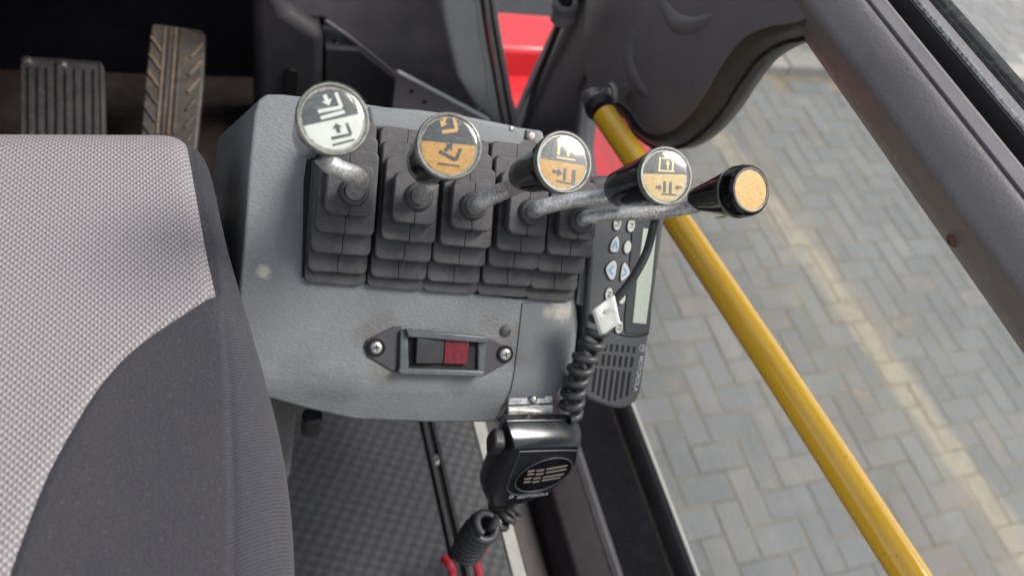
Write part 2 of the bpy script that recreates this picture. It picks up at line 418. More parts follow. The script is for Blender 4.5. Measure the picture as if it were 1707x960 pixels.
# ------------------------------------------------------------------ paving outside
def paver_mat(use_obj):
    M = MT('paver_concrete' if use_obj else 'paver_concrete_far')
    geo = M.n('ShaderNodeNewGeometry'); pos = geo.outputs['Position']
    rnd = M.n('ShaderNodeObjectInfo').outputs['Random'] if use_obj else geo.outputs['Random Per Island']
    c = M.ramp(rnd, [(0, (.155, .162, .163)), (.4, (.182, .189, .19)), (.75, (.202, .208, .207)), (.92, (.205, .19, .178)), (1, (.23, .23, .225))])
    sp = M.noise(120, 6, .8, pos); big = M.noise(2.4, 5, .65, pos)
    c = M.mix(M.math('MULTIPLY', M.mr(sp, .4, .7), .3), c, (.42, .42, .4))
    c = M.mix(M.math('MULTIPLY', M.mr(M.noise(9, 6, .8, pos), .54, .70), .55), c, (.33, .29, .24))
    c = M.mix(M.math('MULTIPLY', M.mr(big, .42, .72), .45), c, (.13, .133, .135))
    c = M.mix(M.math('MULTIPLY', M.mr(M.noise(3.1, 6, .75, pos), .60, .66), .5), c, (.34, .25, .18))
    # faded yellow road line: paint lying on the pavers
    x, y, z = M.sep(pos)
    A = onZ(1320, 396, 0); B = onZ(1670, 870, 0); d = (B - A); d.normalize(); nx, ny = -d.y, d.x
    off = M.math('ADD', M.math('MULTIPLY', x, nx), M.math('MULTIPLY', y, ny))
    off = M.math('SUBTRACT', off, A.x * nx + A.y * ny)
    off = M.math('ABSOLUTE', M.math('ADD', off, M.math('MULTIPLY', M.math('SUBTRACT', M.noise(7, 4, .6, pos), .5), .05)))
    line = M.math('MULTIPLY', M.mr(off, .048, .085, 1, 0), M.mr(M.noise(26, 6, .8, pos), .36, .6, .25, 1))
    c = M.mix(M.math('MULTIPLY', line, .62), c, (.46, .41, .29))
    M.set(col=c, rough=.85, spec=.3); M.bump(sp, .0015, .7)
    return M.m
PAV, PAVFAR = paver_mat(True), paver_mat(False)
def joint_mat():
    M = MT('sand_joint_ground'); geo = M.n('ShaderNodeNewGeometry').outputs['Position']
    c = M.mix(M.mr(M.noise(5, 5, .7, geo), .35, .65), (.12, .115, .085), (.30, .25, .17))
    c = M.mix(M.mr(M.noise(3.3, 4, .7, geo), .6, .72), c, (.42, .33, .22))
    M.set(col=c, rough=.95); M.bump(M.noise(200, 4, .7, geo), .003); return M.m
bm = bmesh.new(); bmesh.ops.create_grid(bm, x_segments=8, y_segments=8, size=90)
bmesh.ops.translate(bm, verts=bm.verts, vec=(0, 0, .0088))
ground = tag(link('pavement', bm, joint_mat(), None, 0), 'grey herringbone block paving with a faded yellow line outside the door', kind='structure')

def paver_bm(bm, x0, y0, w, h, z):
    """one chamfered paver: 12 vertices; x0,y0 = corner, y runs forward"""
    g = .0022; c = .004; x0 += g; y0 += g; x1 = x0 + w - 2 * g; y1 = y0 + h - 2 * g
    lv = []
    for zz, k in ((z - .02, 0), (z - .003, 0), (z, c)):
        lv.append([bm.verts.new(p) for p in ((x0 + k, y0 + k, zz), (x1 - k, y0 + k, zz), (x1 - k, y1 - k, zz), (x0 + k, y1 - k, zz))])
    bm.faces.new(lv[2])
    for A, B in zip(lv, lv[1:]):
        for i in range(4): bm.faces.new((A[i], A[(i + 1) % 4], B[(i + 1) % 4], B[i]))
OG = onZ(1246, 881, 0)
U = .1
def proj(p):
    d = Vector(p) - CAM; x, y, z = d.dot(cx_), d.dot(cy_), d.dot(cz_)
    return (CX + F * x / z, CY + F * y / z, z) if z > .05 else (-1e4, -1e4, z)
def inside(p, poly):
    r = False
    for i in range(len(poly)):
        a, b = poly[i - 1], poly[i]
        if (a[1] > p[1]) != (b[1] > p[1]) and p[0] < (b[0] - a[0]) * (p[1] - a[1]) / (b[1] - a[1]) + a[0]: r = not r
    return r
OPEN = [(1340, 60), (1720, 600), (1720, 980), (1160, 980), (1040, 690), (1085, 380), (1120, 255), (1235, 130)]
OPEN2 = [(1570, -15), (1720, -15), (1720, 150)]
kerbY = onZ(1310, 128, 0).y
bricks = []
for i in range(-90, 90):
    for j in range(-90, 90):
        a, b = -i + 2 * j, i + 2 * j
        for (ta, tb, w, h) in ((a, b, 2, 1), (a, b - 2, 1, 2)):
            X0 = OG.x + ta * U; Y1 = OG.y - tb * U; w_, h_ = w * U, h * U; Y0 = Y1 - h_
            if X0 < .1 or X0 > 7.5 or Y1 > kerbY - .005 or Y0 < -2.2: continue
            c = proj((X0 + w_ / 2, Y0 + h_ / 2, 0))
            vis = inside(c[:2], OPEN) or inside(c[:2], OPEN2)
            bricks.append((0 if vis else 1, c[2], X0, Y0, w_, h_))
bricks.sort()
MP = {}
for key, (w_, h_) in {'h': (.2, .1), 'v': (.1, .2)}.items():
    bm = bmesh.new(); paver_bm(bm, -w_ / 2, -h_ / 2, w_, h_, 0)
    me = bpy.data.meshes.new('paver'); bm.to_mesh(me); bm.free(); me.materials.append(PAV); MP[key] = me
for v_, z_, X0, Y0, w_, h_ in bricks[:300]:
    o = bpy.data.objects.new('paver', MP['h' if w_ > h_ else 'v']); COL.objects.link(o)
    o.location = (X0 + w_ / 2, Y0 + h_ / 2, .012 + random.uniform(-.0015, .0015)); o.parent = ground
    o.rotation_euler = (random.uniform(-.006, .006), random.uniform(-.006, .006), random.uniform(-.012, .012))
bm = bmesh.new()
for v_, z_, X0, Y0, w_, h_ in bricks[300:]: paver_bm(bm, X0, Y0, w_, h_, .012 + random.uniform(-.0015, .0015))
o = link('outlying_paving', bm, PAVFAR, ground, 0); o['kind'] = 'stuff'
# kerb and footway beyond
FARB = []
for i in range(-120, 60):
    for j in range(-120, 60):
        a, b = -i + 2 * j, i + 2 * j
        for (ta, tb, w, h) in ((a, b, 2, 1), (a, b - 2, 1, 2)):
            X0 = OG.x + ta * U; Y1 = OG.y - tb * U; Y0 = Y1 - h * U
            if X0 < .6 or X0 > 8 or Y0 < kerbY + .14 or Y1 > kerbY + 3.2: continue
            FARB.append((X0, Y0, w * U, h * U))
bm = bmesh.new()
for X0, Y0, w_, h_ in FARB: paver_bm(bm, X0, Y0, w_, h_, .066 + random.uniform(-.0015, .0015))
o = link('footway_paving', bm, PAVFAR, ground, 0); o['kind'] = 'stuff'
KERB = plastic('kerb_concrete', (.33, .31, .28), .85, 200, .001, .15, dustamt=.4, dscale=4)
kerb = root('kerb', 'pale concrete kerb crossing the far end of the paving', 'kerb', (1.5, kerbY, 0))
for k in range(9):
    bm = bmesh.new(); add_prism(bm, Frame((0, 0, 0), (1, 0, 0), (0, 1, 0)), [(-.6 + k * .9, kerbY), (.294 + k * .9, kerbY), (.294 + k * .9, kerbY + .13), (-.6 + k * .9, kerbY + .13)], -.02, .07)
    link('kerb_stone', bm, KERB, kerb, 30, .012, 2)
bm = bmesh.new(); add_prism(bm, Frame((0, 0, 0), (1, 0, 0), (0, 1, 0)), [(-4, kerbY + .135), (20, kerbY + .135), (20, kerbY + 9), (-4, kerbY + 9)], -.02, .0625)
tag(link('footway', bm, plastic('footway_concrete', (.3, .29, .26), .9, 60, .002, .2, dustamt=.3, dscale=2), None, 0), 'pale concrete footway beyond the kerb', kind='structure')

# ------------------------------------------------------------------ cab floor, mat, sills
FZ = 1.15
FL = Frame((0, 0, FZ), (1, 0, 0), (0, 1, 0), (0, 0, 1))
def fpx(pts, h=0): return [FL.px(a, b, h) for a, b in pts]
xdoor = .60
xs = FL.px(1060, 715, .0)[0]
bm = bmesh.new(); add_prism(bm, FL, [(-1.0, -.6), (xs + .005, -.6), (xs + .005, 1.2), (-1.0, 1.2)], -.06, -.004)
tag(link('cab_floor', bm, FLOORM, None, 0), 'black floor of the crane cab under the mat', kind='structure')
def mat_floor():
    M = MT('diamond_floor_mat')
    x, y, z = M.sep()
    p = .0135
    def w(a, b, k):
        s_ = M.math('ADD', M.math('MULTIPLY', x, a / p), M.math('MULTIPLY', y, b / p))
        s_ = M.math('FRACT', M.math('ADD', s_, 40)); return M.math('PINGPONG', M.math('MULTIPLY', s_, 2), 1)
    h = M.math('ADD', M.math('MULTIPLY', w(.45, 1.0, 0), .75), M.math('MULTIPLY', w(.75, -.5, 0), .45))
    c = M.mix(M.mr(h, .25, 1.0), (.062, .062, .067), (.096, .096, .102))
    c = M.mix(M.math('MULTIPLY', M.mr(M.noise(14, 5, .7), .4, .7), .3), c, (.11, .10, .095))
    c = M.mix(M.math('MULTIPLY', M.mr(M.noise(120, 4, .8), .66, .72), .5), c, (.3, .26, .2))
    M.set(col=c, rough=.5, spec=.45); M.bump(M.mr(h, .3, .9), .0009, .9); return M.m
MATM = mat_floor()
xr = FL.px(712, 760)[0]; xr2 = FL.px(735, 760)[0]
x3 = FL.px(789, 716)[0]; x4 = FL.px(873, 950)[0]
mt = link('rubber_floor_mat', (lambda b: (add_prism(b, FL, [(-.7, -.5), (xr, -.5), (xr, .62), (-.7, .62)], -.003, .004), b)[1])(bmesh.new()), MATM, None, 0, .002, 2)
tag(mt, 'dark grey rubber floor mat with diamond tread below the console', 'floor mat')
mt2 = link('rubber_floor_strip', (lambda b: (add_prism(b, FL, [(xr2, -.5), (x3, -.5), (x3, 1.0), (xr2, 1.0)], -.003, .004), b)[1])(bmesh.new()), MATM, None, 0, .002, 2)
tag(mt2, 'narrow dark rubber mat strip between the screwed rail and the pale sill strip', 'floor mat')
rr = root('floor_rail', 'dark metal rail screwed to the cab floor with rust stained edges', 'rail', (xr, .1, FZ))
RAILM = metal('dark_rusty_rail', (.075, .07, .068), .5, .03, 60, .0003, .3)
bm = bmesh.new()
add_prism(bm, FL, [(xr + .001, -.5), (xr2 - .001, -.5), (xr2 - .001, 1.0), (xr + .001, 1.0)], -.003, .002)
link('rail_base', bm, RAILM, rr, 30)
for xx in (xr + .003, xr2 - .003):
    bm = bmesh.new(); add_prism(bm, FL, [(xx - .002, -.5), (xx + .002, -.5), (xx + .002, 1.0), (xx - .002, 1.0)], .002, .009)
    link('rail_lip', bm, BLACKPL, rr, 30, .001, 2)
scx, scy = FL.px(728, 766, .004)
def screw(fr, r, mat, parent, name='screw', cross=True, hh=.0018):
    o = lathe(name, fr, [(0, 0), (r, 0), (r, hh * .5), (r * .85, hh * .9), (r * .5, hh * 1.15), (0, hh * 1.2)], mat, parent, 20)
    if cross:
        bm = bmesh.new(); add_bar(bm, fr, (-r * .5, -r * .1), (r * .5, r * .1), r * .2, hh * 1.0, hh * 1.26); add_bar(bm, fr, (r * .1, -r * .5), (-r * .1, r * .5), r * .2, hh * 1.0, hh * 1.27)
        link(name + '_slot', bm, HOLE, o, 0)
    return o
screw(FL.sub(scx, scy, .002), .0085, SCREWM, rr, hh=.004)
ss = link('sill_strip', (lambda b: (add_prism(b, FL, [(x3 + .001, -.5), (x4, -.5), (x4, 1.0), (x3 + .001, 1.0)], -.003, .006), b)[1])(bmesh.new()), WHITESTRIP, None, 0, .001, 2)
tag(ss, 'pale weathered strip running along the cab floor edge under the microphone', 'sill strip')
# ribbed tread, inner sill box and door well
x5 = FL.px(895, 900)[0]
tr_ = root('ribbed_tread', 'brown black ribbed tread strip beside the pale sill strip', 'tread', (x4, .1, FZ))
bm = bmesh.new(); add_prism(bm, FL, [(x4 + .001, -.5), (x5, -.5), (x5, 1.0), (x4 + .001, 1.0)], -.003, .002)
CARP = plastic('brown_black_tread', (.10, .082, .082), .6, 500, .0003, .15)
link('tread_base', bm, CARP, tr_, 0)
nr = 13
bm = bmesh.new()
for k in range(nr):
    xa = x4 + .002 + (x5 - x4 - .003) * k / nr
    add_prism(bm, FL, [(xa, -.5), (xa + .0022, -.5), (xa + .0022, 1.0), (xa, 1.0)], .002, .0042)
link('tread_ribs', bm, CARP, tr_, 30)
sb = root('inner_sill', 'dark plastic inner sill box along the bottom of the door', 'sill', (x5, .1, FZ))
hb = .05
xb1 = FL.px(930, 850, hb)[0]; xb2 = FL.px(1003, 870, hb)[0]
bm = bmesh.new()
sec = [(x5 + .004, -.05), (x5 + .012, hb * .7), (xb1, hb), (xb2 - .012, hb + .002), (xb2, hb - .001), (xb2 + .004, -.05)]
def sweepY(bm, sec, y0, y1, closed=True):
    A = [bm.verts.new((x, y0, FZ + z)) for x, z in sec]; B = [bm.verts.new((x, y1, FZ + z)) for x, z in sec]
    n = len(sec)
    for i in range(n if closed else n - 1): bm.faces.new((A[i], A[(i + 1) % n], B[(i + 1) % n], B[i]))
    if closed: bm.faces.new(A[::-1]); bm.faces.new(B)
sweepY(bm, sec, -.5, 1.0)
link('sill_box', bm, SILLM, sb, 30, .004, 3)
bm = bmesh.new(); sweepY(bm, [(xb2 - .012, hb + .0025), (xb2 - .002, hb + .006), (xb2 + .006, hb + .001), (xb2 + .006, hb - .012), (xb2 + .002, hb - .012)], -.5, 1.0)
link('sill_edge_trim', bm, ROLL, sb, 50, .002, 3)

bm = bmesh.new(); add_prism(bm, FL, [(xb2 + .006, -.5), (xdoor - .032, -.5), (xdoor - .032, 1.0), (xb2 + .006, 1.0)], -.003, .004)
link('door_well_lining', bm, DEEPBLACK, sb, 0)
# ------------------------------------------------------------------ door
zb = onX(1105, 820, xdoor).z                   # height of the glass's lower edge
door = root('cab_door', 'brown grey cab door with large lower glass, curved front panel and grained mid rail', 'door', (xdoor, .2, zb))
bm = bmesh.new()
def secY(bm, sec, y0, y1):
    A = [bm.verts.new((x, y0, z)) for x, z in sec]; B = [bm.verts.new((x, y1, z)) for x, z in sec]; n = len(sec)
    for i in range(n): bm.faces.new((A[i], A[(i + 1) % n], B[(i + 1) % n], B[i]))
    bm.faces.new(A[::-1]); bm.faces.new(B)
secY(bm, [(xdoor - .012, zb), (xdoor - .006, zb + .006), (xdoor + .007, zb + .006), (xdoor + .007, zb - .1), (xdoor - .03, zb - .1), (xdoor - .022, zb - .02)], -.6, .95)
link('lower_frame', bm, DARKTRIM, door, 30, .003, 3)
bm = bmesh.new(); secY(bm, [(xdoor - .004, zb + .0065), (xdoor - .003, zb + .010), (xdoor + .003, zb + .010), (xdoor + .004, zb + .0065)], -.6, .95)
link('glass_seal', bm, SEALGREY, door, 30, .002, 2)
# lower glass
z1 = onX(1500, 305, xdoor).z
bm = bmesh.new(); secY(bm, [(xdoor - .0025, zb + .005), (xdoor + .0025, zb + .005), (xdoor + .0025, z1 + .03), (xdoor - .0025, z1 + .03)], -.6, .93)
link('lower_glass', bm, GLASS, door, 0)
# mid rail: section through pixel lines
def rx(px, py, x): p = onX(px, py, x); return (x, p.z)
pts = [rx(1520, 326, xdoor - .008), rx(1520, 244, xdoor - .056), rx(1590, 188, xdoor - .034)]
a, b, c = pts
sec = [(xdoor + .012, a[1] - .004), a, ((a[0] + b[0]) / 2 - .004, (a[1] + b[1]) / 2 - .002), b, ((b[0] + c[0]) / 2 - .003, (b[1] + c[1]) / 2 + .003), c, (xdoor + .012, c[1] - .006)]
bm = bmesh.new(); secY(bm, sec, -.7, 1.0)
link('mid_rail', bm, DOORPL, door, 40, .006, 4)
# rounded inner ledge, channel, bright strip, outer seal
c2 = rx(1590, 168, xdoor - .020); c3 = rx(1590, 138, xdoor - .004)
bm = bmesh.new(); secY(bm, [(c[0] + .002, c[1] - .02), (c[0] + .003, c[1] + .003), c2, (c3[0], c3[1]), (c3[0] + .004, c3[1] - .03)], -.7, 1.0)
link('ledge_roll', bm, ROLL, door, 60, .003, 3)
d1 = rx(1590, 73, xdoor + .03); d2 = rx(1590, 66, xdoor + .032); d3 = rx(1590, 48, xdoor + .045); d4 = rx(1590, 4, xdoor + .062)
bm = bmesh.new(); secY(bm, [(c3[0] - .002, c3[1] - .022), (d1[0] - .006, c3[1] - .022), (d1[0] - .0035, d1[1] - .003), (d1[0] - .0003, d1[1] - .0025), (d1[0] - .0003, c3[1] - .06), (c3[0] - .002, c3[1] - .06)], -.7, 1.0)
link('channel', bm, HOLE, door, 0)
bm = bmesh.new(); secY(bm, [d1, ((d1[0] + d2[0]) / 2, d1[1] + .002), d2, (d2[0], d1[1] - .05), (d1[0], d1[1] - .05)], -.7, 1.0)
link('bright_strip', bm, CHROME, door, 30)
bm = bmesh.new(); secY(bm, [(d2[0] + .0005, d2[1] - .003), (d3[0], d3[1]), (d3[0], d1[1] - .05), (d2[0] + .0005, d1[1] - .05)], -.7, 1.0)
link('outer_ledge', bm, DOORPL, door, 30, .001, 2)
bm = bmesh.new(); secY(bm, [(d3[0] + .0005, d3[1] - .002), (d3[0] + .003, d3[1] + .003), (d3[0] + .006, d3[1]), (d3[0] + .009, d3[1] + .004), (d4[0], d4[1]), (d4[0] + .002, d4[1] - .01), (d4[0], d1[1] - .06), (d3[0] + .0005, d1[1] - .06)], -.7, 1.0)
link('outer_seal', bm, SEALBLACK, door, 60, .001, 2)
p_ = onX(1597, 397, xdoor - .021)
fn = Frame(p_, (0, 1, 0), (-.5, 0, .85), (-1, 0, -.2))
nrm = Vector((a[1] - b[1], 0, -(a[0] - b[0]))).normalized()
nrm = Vector((-(b[1] - a[1]), 0, (b[0] - a[0]))).normalized()
if nrm.x > 0: nrm = -nrm
p_ = CAM + ray(1597, 397) * ((Vector((a[0], 0, a[1])) - CAM).dot(nrm) / ray(1597, 397).dot(nrm))
fs = Frame(p_ + nrm * .004, (0, 1, 0), nrm.cross(Vector((0, 1, 0))), nrm)
screw(fs, .006, RUSTY, door, hh=.003)

# front lower panel of the door (curved bulge)
DF = Frame((xdoor - .01, 0, 0), (0, 1, 0), (0, 0, 1), (-1, 0, 0))
edge = [(1372, 60), (1341, 66), (1310, 74), (1272, 98), (1240, 140), (1210, 186), (1172, 226), (1135, 246), (1096, 246), (1064, 224), (1046, 196), (1015, 170), (985, 165)]
e2 = [DF.px(*p, h=.0) for p in edge]
e2 = sm2(e2, 5, False)
fin = e2[-1]
inn = [(1378, 22), (1330, 40), (1290, 46), (1245, 66), (1208, 112), (1180, 160), (1148, 200), (1118, 222), (1092, 224), (1070, 208), (1052, 182), (1018, 160), (985, 150)]
i2 = sm2([DF.px(*p, h=.03) for p in inn], 5, False)
bm = bmesh.new(); N0 = len(e2)
rws = [[bm.verts.new(DF.w(a, b, -.02)) for a, b in e2], [bm.verts.new(DF.w(a, b, .0)) for a, b in e2]]
for t in (.15, .4, .7, 1.0):
    rws.append([bm.verts.new(DF.w(e[0] + (i[0] - e[0]) * t, e[1] + (i[1] - e[1]) * t, .0345 * math.sin(t * PI / 2) ** .8)) for e, i in zip(e2, i2)])
for A, B in zip(rws, rws[1:]):
    for k in range(N0 - 1): bm.faces.new((A[k], A[k + 1], B[k + 1], B[k]))
link('panel_edge_shade_trim', bm, EDGETRIM_SHADE, door, 60)  # trim band whose dark colour includes the shade under the curved edge
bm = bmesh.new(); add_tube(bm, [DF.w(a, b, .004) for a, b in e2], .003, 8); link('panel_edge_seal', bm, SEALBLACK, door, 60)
e2 = i2; fin = e2[-1]
poly = e2 + [(fin[0] + .05, fin[1] + .02), (.99, fin[1] + .2), (.99, 1.66), (.75, 1.74), (DF.px(1341, 66)[0] - .03, 1.82)]
PX = prism('front_panel', DF, poly, .004, .035, PANELPL, door, .0015, 2)
# sunken recess outline moulded in the panel
def ridge(pts, r, sink):
    b_ = bmesh.new(); ps = crom([DF.w(*DF.px(*p, h=.035), .035 - sink) for p in pts], 8); n_ = len(ps)
    add_tube(b_, ps, [r * (.35 + .65 * math.sin(PI * (k + .5) / n_) ** .5) for k in range(n_)], 24)
    link('moulded_ridge', b_, PANELPL, door, 60)
ridge([(1066, 40), (1050, 75), (1050, 112), (1066, 145), (1086, 166)], .014, .0095)
ridge([(1085, -30), (1112, 20), (1130, 40), (1160, 42), (1200, 20)], .016, .011)
# door front post: layered strips, in the door plane
def band(name, pl, depth0, depth1, mat, parent, bevel=.004, xoff=0):
    fr = Frame((xdoor + xoff, 0, 0), (0, 1, 0), (0, 0, 1), (-1, 0, 0))
    return prism(name, fr, [fr.px(*p) for p in pl], depth0, depth1, mat, parent, bevel, 3)
band('front_post', [(1075, -40), (985, 150), (975, 250), (985, 330), (930, 380), (840, 230), (868, 215), (935, 60), (985, -40)], -.02, .02, ROLL, door, .008)
band('post_flange', [(1005, -40), (952, 60), (905, 150), (880, 225), (868, 215), (905, 130), (950, 40), (985, -40)], .012, .03, MIDTRIM, door, .003)

tube('post_seal', crom([onX(p[0], p[1], xdoor - .03) for p in [(978, -50), (938, 52), (898, 135), (866, 208), (862, 236)]], 6), .0048, SEALGREY, door, 10)
# ------------------------------------------------------------------ yellow grab rail
gr = root('grab_rail', 'glossy yellow tubular grab rail crossing the door glass', 'grab rail', P(1000, 190, .96))
A_ = P(1008, 192, .97); B_ = P(1535, 985, .63); C_ = P(1620, 1110, .61)
rad = .0162
pts = crom([A_, A_.lerp(B_, .33) + Vector((.003, 0, 0)), A_.lerp(B_, .66) + Vector((.003, 0, 0)), B_, C_], 10)
tube('rail_tube', pts, rad, YELLOW, gr, 40)
d = (B_ - A_).normalized()
ff = Frame(A_ - d * .022, d.orthogonal(), d.cross(d.orthogonal()), d)
lathe('black_collar', ff, [(0, .0), (.013, .0), (.0195, .003), (.0195, .010), (.017, .014), (0, .014)], BLACKPL, gr, 32)
lathe('end_fitting', ff.sub(0, 0, -.022), [(0, 0), (.011, 0), (.015, .005), (.014, .012), (.0175, .016), (.0175, .021), (0, .021)], FITTING, gr, 32)
E1 = P(988, 172, .985); E2 = P(1008, 158, 1.0); E3 = P(1028, 152, 1.02)
tube('bent_pin', crom([E1 + d * .01, E1, E2, E3, E3 + Vector((.05, .01, 0))], 6), .008, FITTING, gr, 16)
fe = Frame(P(1026, 156, .985), (0, 1, 0), (0, 0, 1), (-1, 0, 0))
lathe('eye_ring', fe, [(.006, 0), (.012, 0), (.014, .003), (.014, .008), (.012, .011), (.006, .011)], FITTING, gr, 28, closed=True)
screw(fe.sub(0, 0, .008), .007, SCREWM, gr, 'bolt', False, .005)

# ------------------------------------------------------------------ control console
def cp(pts, h=0): return [CF.px(a, b, h) for a, b in pts]
con = root('control_console', 'grey grained plastic control console holding five levers beside the seat', 'console', CF.o)
body = cp([(395, 540), (400, 470), (408, 380), (416, 270), (424, 190), (430, 168), (444, 157), (470, 157), (600, 172), (760, 196), (905, 218),
           (925, 300), (945, 400), (961, 500), (965, 540), (959, 590), (947, 632), (929, 664), (904, 690), (868, 711), (836, 712), (720, 712), (600, 707), (520, 688), (440, 664), (402, 620)])
bend0 = CF.px(640, 632)[1]; fold = math.tan(math.radians(33))
bm = bmesh.new(); add_prism(bm, CF, body, -.2, 0)
def bendy(bm, fr, lines):
    for b0 in lines:
        bmesh.ops.bisect_plane(bm, geom=bm.verts[:] + bm.edges[:] + bm.faces[:], plane_co=fr.w(0, b0, 0), plane_no=fr.y)
bendy(bm, CF, [bend0 + k for k in (.006, 0, -.006, -.012)])
def foldh(b):
    h = 0
    for k, (b0, ang) in enumerate(((bend0 + .006, 8), (bend0, 8), (bend0 - .006, 9), (bend0 - .012, 10))):
        if b < b0: h -= (b0 - b) * math.tan(math.radians(ang))
    return h
for v in bm.verts:
    a, b, h = CF.loc(v.co)
    if h > -.01: v.co = CF.w(a, b, foldh(b))
    else:                                    # side walls flare out towards the base on the left
        v.co = CF.w(a - (.028 if a < -.1 else -.0), b + (0 if b > 0 else .012), h)
link('console_body', bm, CONSOLE, con, 30, .017, 8)
# right end cover with its own seam
endp = cp([(870, 505), (951, 505), (955, 540), (949, 588), (938, 626), (920, 656), (897, 680), (866, 702), (841, 703), (846, 690), (853, 650), (864, 560)])
bm = bmesh.new(); add_prism(bm, CF, endp, -.02, 0.0014); bendy(bm, CF, [bend0 + k for k in (.006, 0, -.006, -.012)])
for v in bm.verts:
    a, b, h = CF.loc(v.co)
    if h > -.01: v.co = CF.w(a, b, foldh(b) + .0013)
link('end_cover', bm, CONSOLE2, con, 30, .001, 3)
# front lip bar with rounded end
lip = cp([(612, 176), (700, 183), (780, 194), (840, 206), (862, 211), (873, 222), (874, 238), (864, 249), (815, 243), (700, 226), (618, 215)], .006)
prism('front_lip_cover', CF, lip, .0005, .007, CONSOLE2, con, .004, 4)
screw(CF.sub(*CF.px(853, 214, .008), .007), .0022, SCREWM, con, cross=False, hh=.001)
screw(CF.sub(*CF.px(884, 228, .0), .0), .0055, FITTING, con, 'cover_bolt', cross=False, hh=.003)
prism('bracket_plate', CF, cp([(876, 215), (898, 222), (905, 260), (880, 255)]), .0005, .002, CONSOLE2, con, .001, 2)
# flat black plate, no hole: shade between the boots put into its colour
prism('boot_gap_shade', CF, cp([(503, 462), (506, 300), (520, 205), (620, 205), (760, 228), (905, 250), (940, 330), (966, 400), (960, 498), (860, 498), (700, 480), (560, 470)]), .0004, .0012, HOLE, con, 0)
# paint blemish / plug
lathe('hole_plug', CF.sub(*CF.px(842, 552), .0), [(0, .0002), (.0052, .0002), (.0052, .001), (.004, .0018), (0, .002)], DARKTRIM, con, 24)

# switch guard
sg = cp([(607, 578), (612, 566), (655, 545), (668, 544), (676, 552), (812, 564), (824, 566), (852, 584), (855, 596), (848, 604), (806, 627), (798, 624), (678, 620), (664, 622), (654, 618), (613, 594)], .002)
prism('switch_plate', CF, sg, .0003, .0022, DARKTRIM, con, .0012, 3)
GUARD = plastic('guard_grey_paint', (.075, .085, .092), .32, 500, .0001, .15, dustamt=.12, dscale=50)
for pp in ([(676, 548), (811, 560), (813, 572), (680, 562)], [(666, 613), (800, 617), (808, 619), (806, 628), (672, 624), (662, 620)]):
    prism('guard_rail', CF, cp(pp, .010), .002, .011, GUARD, con, .0015, 3)
for pp in ([(667, 551), (680, 549), (682, 620), (665, 620)], [(797, 566), (812, 566), (808, 622), (796, 620)]):
    prism('guard_cheek', CF, cp(pp, .006), .002, .0065, GUARD, con, .0015, 3)
prism('switch_well', CF, cp([(682, 560), (796, 568), (793, 614), (680, 612)], .002), .0022, .003, HOLE, con, 0)
ra = CF.px(694, 563, .008); rb = CF.px(783, 568, .008); rc_ = CF.px(779, 608, .008); rd = CF.px(692, 606, .008); rm1 = CF.px(743, 566, .008); rm2 = CF.px(740, 607, .008)
bm = bmesh.new()
lo = [bm.verts.new(CF.w(*p, .002)) for p in (ra, rm1, rm2, rd)]; hi = [bm.verts.new(CF.w(*p, h)) for p, h in ((ra, .0095), (rm1, .0062), (rm2, .0062), (rd, .0095))]
bm.faces.new(lo); bm.faces.new(hi)
for i in range(4): bm.faces.new((lo[i], lo[(i + 1) % 4], hi[(i + 1) % 4], hi[i]))
rk = link('rocker', bm, ROCKER, con, 30, .0012, 3)
bm = bmesh.new()
lo = [bm.verts.new(CF.w(*p, .002)) for p in (rm1, rb, rc_, rm2)]; hi = [bm.verts.new(CF.w(*p, h)) for p, h in ((rm1, .0062), (rb, .0075), (rc_, .0075), (rm2, .0062))]
bm.faces.new(lo); bm.faces.new(hi)
for i in range(4): bm.faces.new((lo[i], lo[(i + 1) % 4], hi[(i + 1) % 4], hi[i]))
link('rocker_red_half', bm, REDSW, rk, 30, .0008, 2)
for (sx, sy) in ((627, 579), (842, 590)):
    q = CF.sub(*CF.px(sx, sy, .003), .0022)
    lathe('washer', q, [(.0, 0), (.0076, 0), (.0078, .0012), (.0066, .0024), (.0058, .0014), (0, .0014)], BLACKPL, con, 28)
    screw(q.sub(0, 0, .0014), .0052, SCREWM, con, hh=.0018)

# metal microphone hanger clip on the rear slope
hb_ = foldh(CF.px(885, 668)[1])
fx = CF.px(846, 655, hb_); 
cl = cp([(848, 660), (852, 654), (916, 652), (922, 657), (921, 672), (845, 676)], hb_ + .001)
HANG = metal('dull_bright_clip', (.66, .65, .62), .26, .05, 90, .0001, .8)
prism('hanger_plate', CF, cl, hb_ - .012, hb_ + .0022, HANG, con, .0012, 3)
cl2 = cp([(845, 675), (921, 672), (920, 690), (846, 694)], hb_ - .004)
prism('hanger_fold', CF, cl2, hb_ - .014, hb_ - .002, HANG, con, .001, 2)
screw(CF.sub(*CF.px(888, 665, hb_ + .003), hb_ + .0022), .0042, SCREWM, con, 'hanger_screw', False, .004)

# ------------------------------------------------------------------ levers with rubber boots
near = [(1, 465), (2, 435), (3, 403), (4, 373)]; far = [213, 238, 263, 288]
HT = .0128
bdat = []
for k, (i, ny) in enumerate(near):
    h = HT * (k + 1)
    xm = 668 + k * 7
    bn = CF.px(xm, ny, h)[1]; bf = CF.px(xm + 16, far[k], h)[1]
    bdat.append((bn, bf))
